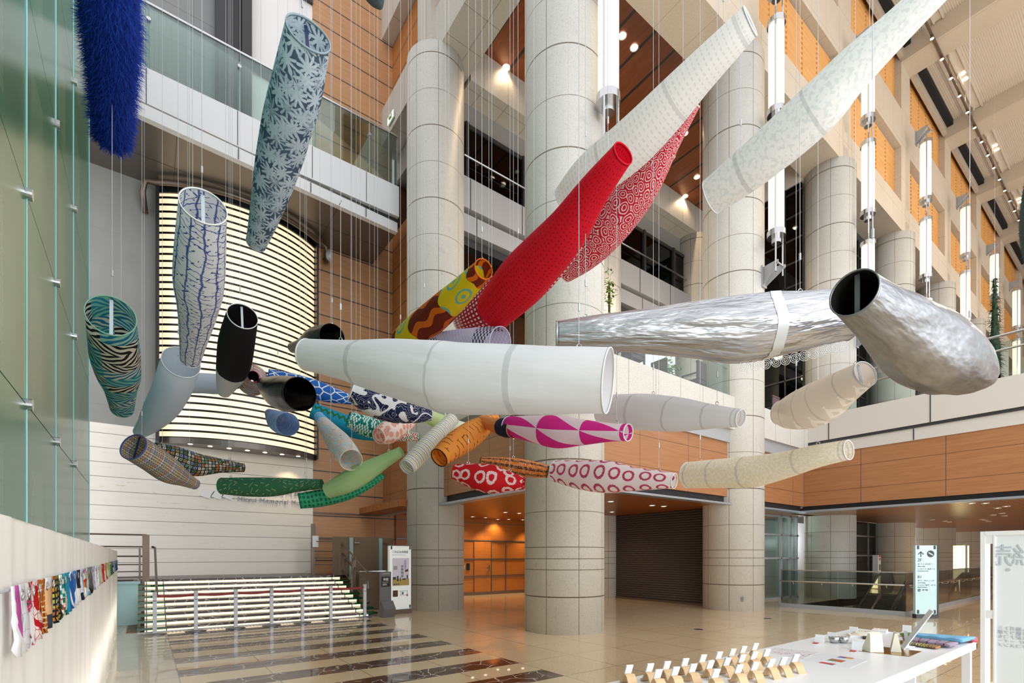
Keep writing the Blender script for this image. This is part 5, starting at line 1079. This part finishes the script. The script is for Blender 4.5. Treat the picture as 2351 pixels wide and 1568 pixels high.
c2, rg = carp('dark green shaggy carp streamer far away behind the bridge rails', 'dark_green_fur', [(2284, 640, 3), (2284, 700, 6), (2284, 760, 10), (2283, 815, 14), (2281, 868, 17)], 21, 18, .1, 0, rim=False, wires=(.1,)); shag(c2, rg, 'dark_green_fur', 900, .2, .012, 5)
c2, rg = carp('grey-blue shaggy carp streamer cut by the right edge of the photo', 'grey_blue_fur', [(2372, 400, 18), (2371, 470, 31), (2372, 540, 33), (2372, 605, 20)], 4.0, 4.6, .08, 0, rim=False, wires=(.1,)); shag(c2, rg, 'grey_blue_fur', 3000, .012, .003, 6)
carp('dark grey carp tail just showing at the top edge beside the stone beam', 'grey_blue_fur', [(838, -70, 40), (860, -15, 24), (872, 12, 9)], 4.6, 5.0, .05, 0, rim=False, wires=(.1,))
# ================================================================ fabric-draped barrier with swatches
def barrier_x(y): return -.275 - .0165 * y
def barrier():
    t = thing('draped_barrier', 'long chest-high barrier draped in pleated white cloth under the green glass wall', 'barrier', (-.4, 7, 0)); b = MB(); n = 700; Y0, Y1 = .3, 13.62; vs = []; rnd = random.Random(4)
    zs = (0.02, .35, .8, 1.2, 1.55, 1.66)
    for i in range(n + 1):
        y = Y0 + (Y1 - Y0) * i / n
        for z in zs:
            amp = .024 * (1.0 if z < 1.3 else .35); w = amp * (mnoise.noise(Vector((y * 3.1, z * .25, 1))) + .7 * mnoise.noise(Vector((y * 8 + z * .6, z * .5, 5)))); vs.append((barrier_x(y) + w, y, z))
    m = len(zs); fs = [(i * m + k, i * m + k + 1, (i + 1) * m + k + 1, (i + 1) * m + k) for i in range(n) for k in range(m - 1)]; b.add(vs, fs); b.build('drape', 'drape_cloth', t, True)
    b = MB(); b.add([(barrier_x(Y0), Y0, 1.66), (barrier_x(Y1), Y1, 1.66), (barrier_x(Y1) - .45, Y1, 1.66), (barrier_x(Y0) - .45, Y0, 1.66)], [(0, 1, 2, 3)]); b.build('top_cloth', 'drape_cloth', t)
    b = MB(); b.add([(barrier_x(Y1), Y1, .02), (barrier_x(Y1), Y1, 1.66), (barrier_x(Y1) - .45, Y1, 1.66), (barrier_x(Y1) - .45, Y1, .02)], [(0, 1, 2, 3)]); b.build('end_cloth', 'drape_cloth', t)
    MB().tube([(barrier_x(Y0) + .012, Y0, 1.46), (barrier_x(Y1) + .012, Y1, 1.46)], .004, 6).build('hanging_line', 'wire', t)
barrier()
for i in range(6):
    l = bpy.data.lights.new('barrier_tube', 'AREA'); l.energy = 9; l.color = (1, .93, .82); l.size = .12; l.size_y = 2.0; l.shape = 'RECTANGLE'
    lo = bpy.data.objects.new('barrier_tube', l); C.objects.link(lo); y = 1.4 + i * 2.2; lo.location = (barrier_x(y) - .3, y, .5); lo.rotation_euler = (0, -PI / 2, .0)
SW = [(8, 'pink_diag', 'white swatch with a magenta wedge'), (26, 'soft_white', 'white lettered swatch'), (39, 'rose_wreath', 'white swatch with pink roses'), (57, 'red_leaf', 'red swatch with white leaf loops'), (76, 'ochre_band', 'orange and brown banded swatch'), (94, 'peach_block', 'peach and navy block swatch'), (111, 'dark_grid', 'black grid swatch with small colours'),
      (126, 'green_dashes', 'teal dashed swatch'), (138, 'turquoise_zigzag', 'turquoise swatch with green'), (150, 'blue_crackle', 'mid blue swatch'), (159.5, 'blue_block', 'blue and white cut swatch'), (169, 'black_white', 'black topped white swatch'), (177, 'grey_navy', 'grey and navy swatch'), (183, 'candy_streaks', 'white swatch with rainbow streaks'), (188.5, 'sky_picture', 'sky picture swatch'),
      (194, 'black_vinyl', 'black swatch, first of the two'), (200, 'black_vinyl', 'black swatch, second of the two'), (207, 'lavender_check', 'lavender and navy swatch'), (213, 'plain_white', 'plain white swatch next to the lavender one'), (218, 'frosted_white', 'frosted white swatch'), (223, 'cream_paper', 'cream swatch'), (229, 'plain_red', 'plain red swatch'), (233.5, 'peach_blobs', 'peach blob swatch'), (238, 'tiger_orange', 'orange tiger swatch'),
      (243, 'pale_green', 'pale green swatch'), (247, 'light_green', 'light green swatch'), (251, 'dark_green', 'dark green swatch'), (255, 'navy_waves', 'navy wave swatch'), (259, 'denim_blue', 'denim blue swatch'), (262.5, 'blue_shag', 'royal blue swatch'), (265.5, 'grey_blue_fur', 'last dark swatch at the far end')]
fab('pink_diag', lambda g, u, v, a, t: g.mix(g.gt(g.a('SUBTRACT', a, g.a('MULTIPLY', t, .75)), .42), g.mix(g.lt(t, 0), '#f2f3f6', '#ffffff'), '#d864c0'), .25)
fab('peach_block', lambda g, u, v, a, t: g.ramp(t, [(0, '#e4e6ea'), (.2, '#e2b585'), (.72, '#3a3f4c')], True), .2); fab('blue_block', lambda g, u, v, a, t: g.mix(g.gt(g.a('ADD', t, a), .95), '#2f74c4', '#eef1f5'), .2)
fab('dark_grid', lambda g, u, v, a, t: g.mix(g.a('MULTIPLY', stripes(g, u, .02, .55), stripes(g, v, .025, .6)), '#1c1a18', g.ramp(g.white(cells(g, u, v, 40, 30), 0), [(0, '#c98a3a'), (.4, '#b9b24a'), (.7, '#6f9cc0'), (.85, '#a86a3a')], True)), .2)
for i, (px, mat, lab) in enumerate(SW):
    k = (px - CX) / F; rx, ry = ray(px); tt = -.275 / (rx + .0165 * ry); y = ry * tt; x = barrier_x(y) + .02; nxt = SW[i + 1][0] if i + 1 < len(SW) else px + 2.5
    rx2, ry2 = ray((px + nxt) / 2); y2 = ry2 * (-.275 / (rx2 + .0165 * ry2)); hw = min(max((y2 - y) * .82, .025), .17); rnd = random.Random(i); b = MB(); um, ut = [], []
    for j in range(9):
        q = j / 8
        for s in range(5):
            e = s / 4; b.v.append((x + .012 * math.sin(e * 7 + i) * q + .02 * q * rnd.random() * .5, y - hw + 2 * hw * e + .03 * q * (rnd.random() - .5), 1.47 - .19 * q)); um.append((e * .12, q * .2)); ut.append((e, q))
    for j in range(8):
        for s in range(4): b.f.append((j * 5 + s, j * 5 + s + 1, j * 5 + 6 + s, j * 5 + 5 + s)); b.mi.append(0)
    t = thing('fabric_swatch', lab + (' hanging on the draped barrier' if len(lab) < 60 else ''), 'fabric swatch', (x, y, 1.47), 'fabric swatches hung along the barrier'); b.uv = {'m': um, 't': ut}; o = b.build('cloth', mat, t, True); sm = o.modifiers.new('thickness', 'SOLIDIFY'); sm.thickness = .002
    MB().tube([(x + .016, y + .012 * math.cos(a_ * PI / 6), 1.445 + .014 * math.sin(a_ * PI / 6)) for a_ in range(12)], .0022, 6, closed=True).build('ring', 'steel', t)

# ================================================================ display table
def table():
    t = thing('display_table', 'long white display table at the lower right with paper holders and goods', 'table', (4, 1.6, 0)); Z = .78
    MB().box(1.6, 1.1, Z - .022, 6.1, 2.07, Z).build('tabletop', 'white_panel', t)
    MB().box(1.6, 1.1, Z - .075, 6.1, 1.13, Z - .022).box(1.6, 2.04, Z - .075, 6.1, 2.07, Z - .022).box(6.07, 1.1, Z - .075, 6.1, 2.07, Z - .022).build('apron', 'white_panel', t)
    for x, y in ((1.9, 1.16), (4.0, 1.16), (6.04, 1.16), (1.9, 2.0), (4.0, 2.0), (6.04, 2.0)): MB().box(x - .03, y - .03, 0, x + .03, y + .03, Z - .075).build('leg', 'white_panel', t)
    MB().box(4.55, 1.16, 0, 4.58, 2.0, Z - .075).build('side_board', 'white_panel', t); MB().box(1.9, 1.98, .05, 6.04, 2.0, Z - .08).build('back_board', 'white_panel', t); MB().box(1.9, 1.16, .3, 6.04, 2.0, .33).build('shelf', 'white_panel', t)
table()
t = thing('paper_heap', 'white crumpled sheets on the shelf under the display table', 'paper', (4.2, 1.5, .33)); b = MB()
for i in range(5): b.obox((4.15 + .05 * i, 1.4 + .05 * (i % 3), .37 + .03 * i), (.16, .05, .02 * (i % 2)), (-.05, .12, .03), (0, 0, .004))
b.build('sheets', 'paper', t)
HOLD = [(1445, 1572, 0), (1493, 1568, 1), (1532, 1562, 2), (1574, 1554, 3), (1615, 1544, 4), (1652, 1536, 5), (1683, 1528, 6), (1708, 1521, 7), (1735, 1513, 8), (1512, 1584, 9), (1552, 1577, 10), (1592, 1569, 11), (1632, 1560, 12), (1671, 1552, 13), (1705, 1544, 14), (1733, 1536, 15), (1762, 1529, 16), (1645, 1583, 17), (1698, 1571, 18), (1735, 1564, 19), (1772, 1556, 20), (1800, 1551, 21), (1828, 1543, 22)]
CC = ['#f3f6f6', '#e6f1f3', '#ecf4f0', '#e9eff5', '#e2efe9', '#e3eef5', '#f1f2ee', '#e0ecf3', '#ebf4f3']
for i in range(9): plain('card_%d' % i, CC[i], .6)
plain('card_pink', '#e3cfe6', .6); plain('card_blue', '#9cc4e8', .6)
def holder(px, py, i):
    p = atH(px, py, .78); t = thing('card_holder', '', 'card holder', (p.x, p.y, .78), 'bent wood card holders on the display table'); w = .03; b = MB(); prof = []
    rot = -1.95; cx, sx = math.cos(rot), math.sin(rot); T = lambda a, l, z: (p.x + cx * a - sx * l, p.y + sx * a + cx * l, .78 + z)
    out = [(-.07, .012), (-.058, .0), (-.044, .006), (-.02, .046), (-.006, .058), (.006, .058), (.02, .046), (.048, 0)]; inn = [(-.064, .016), (-.056, .007), (-.048, .012), (-.025, .051), (-.008, .065), (.008, .065), (.025, .051), (.054, 0)]
    n = len(out); vs = [T(a, -w, z) for a, z in out] + [T(a, -w, z) for a, z in inn] + [T(a, w, z) for a, z in out] + [T(a, w, z) for a, z in inn]; fs = []
    for k in range(n - 1): fs += [(k, k + 1, n + k + 1, n + k), (2 * n + k + 1, 2 * n + k, 3 * n + k, 3 * n + k + 1), (n + k, n + k + 1, 3 * n + k + 1, 3 * n + k), (k + 1, k, 2 * n + k, 2 * n + k + 1)]
    fs += [(0, n, 3 * n, 2 * n), (n - 1, 3 * n - 1, 4 * n - 1, 2 * n - 1)]; b.add(vs, fs); b.build('wood_bend', 'wood_pale', t)
    return t
nm = ['nearest the bottom edge', 'second', 'third', 'fourth', 'fifth', 'sixth', 'seventh', 'eighth', 'ninth']
def holders():
    for (px, py, i) in HOLD:
        row = 0 if i < 9 else (1 if i < 17 else 2); k = i - (0, 9, 17)[row]; t = holder(px, py, i)
        t['label'] = 'bent wood card holder, %s along the %s row on the white table' % ((nm[k] if k else 'first'), ('outer', 'middle', 'inner')[row]); p = t.location
        cmat = 'card_pink' if i == 14 else ('card_blue' if i == 13 else 'card_%d' % (i % 9)); rot = -1.95; cx, sx = math.cos(rot), math.sin(rot)
        u = Vector((cx * .05, sx * .05, .1)).normalized(); l = Vector((-sx, cx, 0)); nn = l.cross(u)
        for q in range(2):
            c = tag(MB().obox(Vector(p) + Vector((cx * (-.05 + .006 * q) - sx * 0, sx * (-.05 + .006 * q), .012)) + u * .06, l * .021, u * .06, nn * .0022).build('paper_card', cmat if q == 0 else 'card_0'), '', 'card', 'cards standing in the wood holders')
            c['label'] = ('tinted backing card' if q == 0 else 'white front card') + ' in the holder %s along the %s row on the white table' % ((nm[k] if k else 'first'), ('outer', 'middle', 'inner')[row])
holders()
def sheetmats():
    g = G('sheet_print', rough=.5); x, y, z = g.pos(); c = g.white(cells(g, x, y, 22, 14), 0); k = g.ramp(c, [(0, '#c05a2a'), (.2, '#4a6fb5'), (.4, '#d9a13a'), (.6, '#3f7d5b'), (.8, '#c43a4a')], True)
    fx = g.a('FRACT', g.a('MULTIPLY', x, 5.5)); fy = g.a('FRACT', g.a('MULTIPLY', y, 3.6)); m = g.a('MULTIPLY', g.a('MULTIPLY', g.gt(fx, .25), g.lt(fx, .8)), g.a('MULTIPLY', g.gt(fy, .25), g.lt(fy, .6))); g.col(g.mix(m, '#dfe2e8', k))
    g = G('sheet_map', rough=.5); x, y, z = g.pos(); n = g.noise(g.v(x, y), 14, 3); g.col(g.mix(g.lt(g.a('ABSOLUTE', g.a('SUBTRACT', n, .52)), .012), '#dcdde3', '#c05a66'))
sheetmats()
Z = .78
def sheet(name, lab, pix, mat, cat, h=.001):
    P = [atH(x, y, Z) for x, y in pix]; b = MB(); b.prism([(p.x, p.y) for p in P], Z, Z + h); return tag(b.build(name, mat), lab, cat)
s1 = sheet('printed_sheet', 'printed sheet with small colour pictures on the white table', [(1836, 1513), (1886, 1500), (1993, 1516), (1950, 1535)], 'sheet_print', 'paper')
s2 = sheet('printed_sheet', 'pale printed map sheet at the far edge of the white table, behind the card holders', [(1752, 1497), (1780, 1487), (1880, 1498), (1842, 1512)], 'sheet_map', 'paper')
sheet('gold_mat', 'shiny gold mat on the white table under the cream stands', [(1971, 1495), (2030, 1486), (2116, 1496), (2087, 1508)], 'gold', 'mat', .003)
def bag(name, lab, px, py, w, d, h, mat, cat, face_mat=None, lean=.0, rz=.3):
    p = atH(px, py, Z); z0 = Z + .004; t = thing(name, lab, cat, (p.x, p.y, z0)); c, s = math.cos(rz), math.sin(rz); T = lambda a, b, z: (p.x + c * a - s * b, p.y + s * a + c * b, z0 + z)
    b = MB(); b.add([T(-w, -d, 0), T(w, -d, 0), T(w, d, 0), T(-w, d, 0), T(-w * .9 + lean, -d * .25, h), T(w * .9 + lean, -d * .25, h), T(w * .9 + lean, d * .25, h), T(-w * .9 + lean, d * .25, h)], [(3, 2, 1, 0), (4, 5, 6, 7), (0, 1, 5, 4), (1, 2, 6, 5), (2, 3, 7, 6), (3, 0, 4, 7)]); b.build('folded_body', mat, t)
    b = MB(); b.add([T(-w * .9 + lean, -d * .25, h), T(w * .9 + lean, -d * .25, h), T(w * .9 + lean * 1.2, d * .3, h + .012), T(-w * .9 + lean * 1.2, d * .3, h + .012)], [(0, 1, 2, 3)]); b.build('top_fold', mat, t)
    if face_mat:
        b = MB(); b.add([T(w * 1.01, -d * .85, .008), T(w * 1.01, d * .85, .008), T(w * .97 + lean * .8, d * .35, h * .8), T(w * .97 + lean * .8, -d * .35, h * .8)], [(0, 1, 2, 3)]); b.build('dark_face', face_mat, t)
    return t
plain('cream_paper_bag', '#ece7d4', .7)
bag('folded_stand', 'cream folded stand with a black side on the gold mat', 2003, 1496, .055, .05, .14, 'cream_paper_bag', 'stand', 'black_plastic', .02, -.6)
bag('folded_stand', 'slim cream folded stand alone on the gold mat', 2056, 1497, .035, .035, .15, 'cream_paper_bag', 'stand', None, 0, .4)
p = atH(2072, 1489, Z); t = thing('tilted_board', 'white board leaning back on an easel foot on the table', 'board', (p.x, p.y, Z)); u = Vector((.196, -.145, .314)); MB().obox(Vector((p.x, p.y, Z + .004)) + u * .5, u * .5, Vector((.09, .034, 0)), (-.002, .003, .001)).build('board', 'white_panel', t)
MB().obox((p.x + .07, p.y + .0, Z + .008), (.07, 0, 0), (0, .05, 0), (0, 0, .003)).obox((p.x + .1, p.y, Z + .075), (.03, 0, -.07), (0, .012, 0), (.003, 0, .002)).build('easel_foot', 'white_panel', t)
for i, (px, lab) in enumerate(((1915, 'small silver bowl, nearer the card holders'), (1936, 'small silver bowl, nearer the books'))):
    p = atH(px, 1476, Z); t = thing('silver_bowl', lab, 'bowl', (p.x, p.y, Z), 'silver bowls'); MB().lathe([(.026, 0), (.036, .02), (.042, .055), (.039, .055), (.033, .02), (.02, .006)], (p.x, p.y, Z), 24).build('body', 'steel', t, True)
def slab(name, lab, px, py, w, d, h, mat, cat, rz=0, z=Z, cover=None):
    p = atH(px, py, z); t = thing(name, lab, cat, (p.x, p.y, z)); c, s = math.cos(rz), math.sin(rz); MB().obox((p.x, p.y, z + h / 2), (c * w, s * w, 0), (-s * d, c * d, 0), (0, 0, h / 2)).build('body' if not cover else 'pages', mat, t)
    if cover:
        MB().obox((p.x, p.y, z + h), (c * w, s * w, 0), (-s * d, c * d, 0), (0, 0, .002)).build('cover', cover[0], t)
        for body, size, mt, dx, dy in cover[1]: text('cover_lettering', body, size, mt, Matrix.Translation((p.x, p.y, z + h + .003)) @ Matrix.Rotation(rz - PI / 2 + .2, 4, 'Z') @ Matrix.Translation((dx, dy, 0)), t, .0005)
    return t
slab('book', 'cream book with black and red lettering on the white table', 1985, 1457, .1, .075, .03, 'paper', 'book', .3, Z, ('cream_paper_bag', [('Jinan', .06, 'ink', -.06, .0)]))
slab('book', 'cream book with red lettering and a green patch, partly under the other', 1968, 1461, .08, .07, .018, 'paper', 'book', .5, Z, ('cream_paper_bag', [('SIC', .05, 'red_paint', -.05, 0)])); slab('book', 'flat book with a red printed cover at the far table edge', 2020, 1450, .09, .06, .02, 'paper', 'book', .2, Z, ('paper', [('JAPAN', .05, 'red_paint', -.08, 0)]))
slab('white_box', 'small white box between the bowls and the cream stand', 1974, 1478, .05, .045, .035, 'paper', 'box', .3); slab('black_folder', 'thin black folder behind the white box', 1996, 1467, .07, .05, .018, 'black_plastic', 'folder', .3)
for px, py, lab in ((1880, 1476, 'clear card stand with a red card nearest the card holders'), (1958, 1456, 'white card stand at the far table edge'), (1966, 1494, 'clear card stand with a red card before the gold mat'), (2081, 1452, 'white card stand behind the leaning board'), (1908, 1470, 'clear card stand behind the silver bowls')):
    p = atH(px, py, Z); t = thing('card_stand', lab, 'card stand', (p.x, p.y, Z)); MB().obox((p.x + .015, p.y, Z + .035), (.015, .003, .035), (-.005, .035, 0), (.002, 0, -.001)).build('upright', 'white_panel', t); MB().obox((p.x + .03, p.y, Z + .012), (.03, .005, .012), (-.005, .03, 0), (.0, 0, .001)).build('foot', 'white_panel', t)
    MB().obox((p.x - .04, p.y + .01, Z + .002), (.035, .005, 0), (-.003, .02, 0), (0, 0, .001)).build('flat_card', 'red_paint' if 'red' in lab else 'paper', t)
def cloth(name, lab, pix, mat, h, cat='cloth'):
    P = [atH(x, y, Z) for x, y in pix]; b = MB(); n = 10; um = []
    for j in range(n + 1):
        for i in range(n + 1):
            a, e = i / n, j / n; p = (P[0] * (1 - a) + P[1] * a) * (1 - e) + (P[3] * (1 - a) + P[2] * a) * e; b.v.append((p.x, p.y, Z + h + .006 * math.sin(a * 17) * (e if e < .5 else 1 - e * .3))); um.append((a * .4, e * .2))
    for j in range(n):
        for i in range(n): b.f.append((j * (n + 1) + i, j * (n + 1) + i + 1, (j + 1) * (n + 1) + i + 1, (j + 1) * (n + 1) + i)); b.mi.append(0)
    b.uv = {'m': um, 't': um}; o = tag(b.build(name, mat, None, True), lab, cat, 'folded cloths on the table'); m_ = o.modifiers.new('thickness', 'SOLIDIFY'); m_.thickness = max(h, .004); m_.offset = -1; return o
plain('cloth_coral', '#d9616e', .8); plain('cloth_blue', '#74b4dc', .8)
fab('cloth_mauve', lambda g, u, v, a, t: g.mix(g.a('MULTIPLY', g.line(u, .07, .012), g.gt(g.noise(g.v(u, v), 60, 1), .45)), '#a89db2', '#8a2f4a'), .1); fab('cloth_check', lambda g, u, v, a, t: g.mix(stripes(g, u, .03, .5), '#56695a', g.ramp(g.white(cells(g, u, v, 33, 3), 0), [(0, '#c9b24a'), (.4, '#d9d0a8'), (.7, '#c98a4a')], True)), .1)
cloth('folded_cloth', 'coral folded cloth at the far right of the table, under the blue one', [(2110, 1459), (2244, 1468), (2244, 1478), (2115, 1464)], 'cloth_coral', .012); cloth('folded_cloth', 'bright blue folded cloth on the table', [(2100, 1464), (2240, 1474), (2208, 1481), (2090, 1468)], 'cloth_blue', .024)
cloth('folded_cloth', 'mauve folded cloth with dark red stitches on the table', [(2072, 1469), (2200, 1484), (2180, 1490), (2074, 1475)], 'cloth_mauve', .018); cloth('folded_cloth', 'dark green and yellow checked folded cloth on the table', [(2068, 1476), (2160, 1489), (2148, 1492), (2066, 1480)], 'cloth_check', .012)
p = atH(2085, 1462, Z); t = thing('small_pouch', 'olive striped small pouch behind the leaning board', 'pouch', (p.x, p.y, Z)); MB().lathe([(.02, 0), (.06, .01), (.065, .025), (.03, .04), (.005, .042)], (p.x, p.y, Z), 16).build('body', 'cloth_check_plain', t, True) if 'cloth_check_plain' in MATS else MB().lathe([(.02, 0), (.06, .01), (.065, .025), (.03, .04), (.005, .042)], (p.x, p.y, Z), 16).build('body', 'leaf', t, True)
# ================================================================ white kanji panel
def kanji():
    X = 4.9; t = thing('kanji_panel', 'tall white display panel with a faint mirrored kanji at the right edge of the photo', 'panel', (X, .3, 0)); T = 1.73
    MB().box(X, -.9, .0, X + .02, .79, T - .03).build('face_sheet', 'white_panel', t)
    b = MB().box(X - .01, .84, 0, X + .16, .865, T).box(X - .012, -.9, T - .03, X + .16, .84, T).box(X - .01, .788, 0, X + .02, .798, T - .03)
    for z in (.55, 1.1, 1.64): b.box(X - .008, .798, z, X + .01, .84, z + .06)
    b.build('frame', 'white_paint', t)
    text('mirrored_kanji', '続', .165, 'ink_pale', face((X - .003, .635, 1.495), (0, 1, 0)), t, .001); MB().tube([(X - .004, .72, 1.455), (X, .72, 1.455)], .012, 24).build('dot', 'ink_pale', t)
    for k, tx in enumerate(('三\n郎\nな\nー\nメ', 'ト\nア\nコ\nイ\nン', 'ガ\nラ\nナ\nー\nメ', '続\n徳\n記\n/\nコ', 'ム\nリ\nス\nタ\nフ')): text('mirrored_text', tx, .03, 'ink_pale', face((X - .003, .745 - k * .031, 1.03), (0, 1, 0)), t, .001)
kanji()
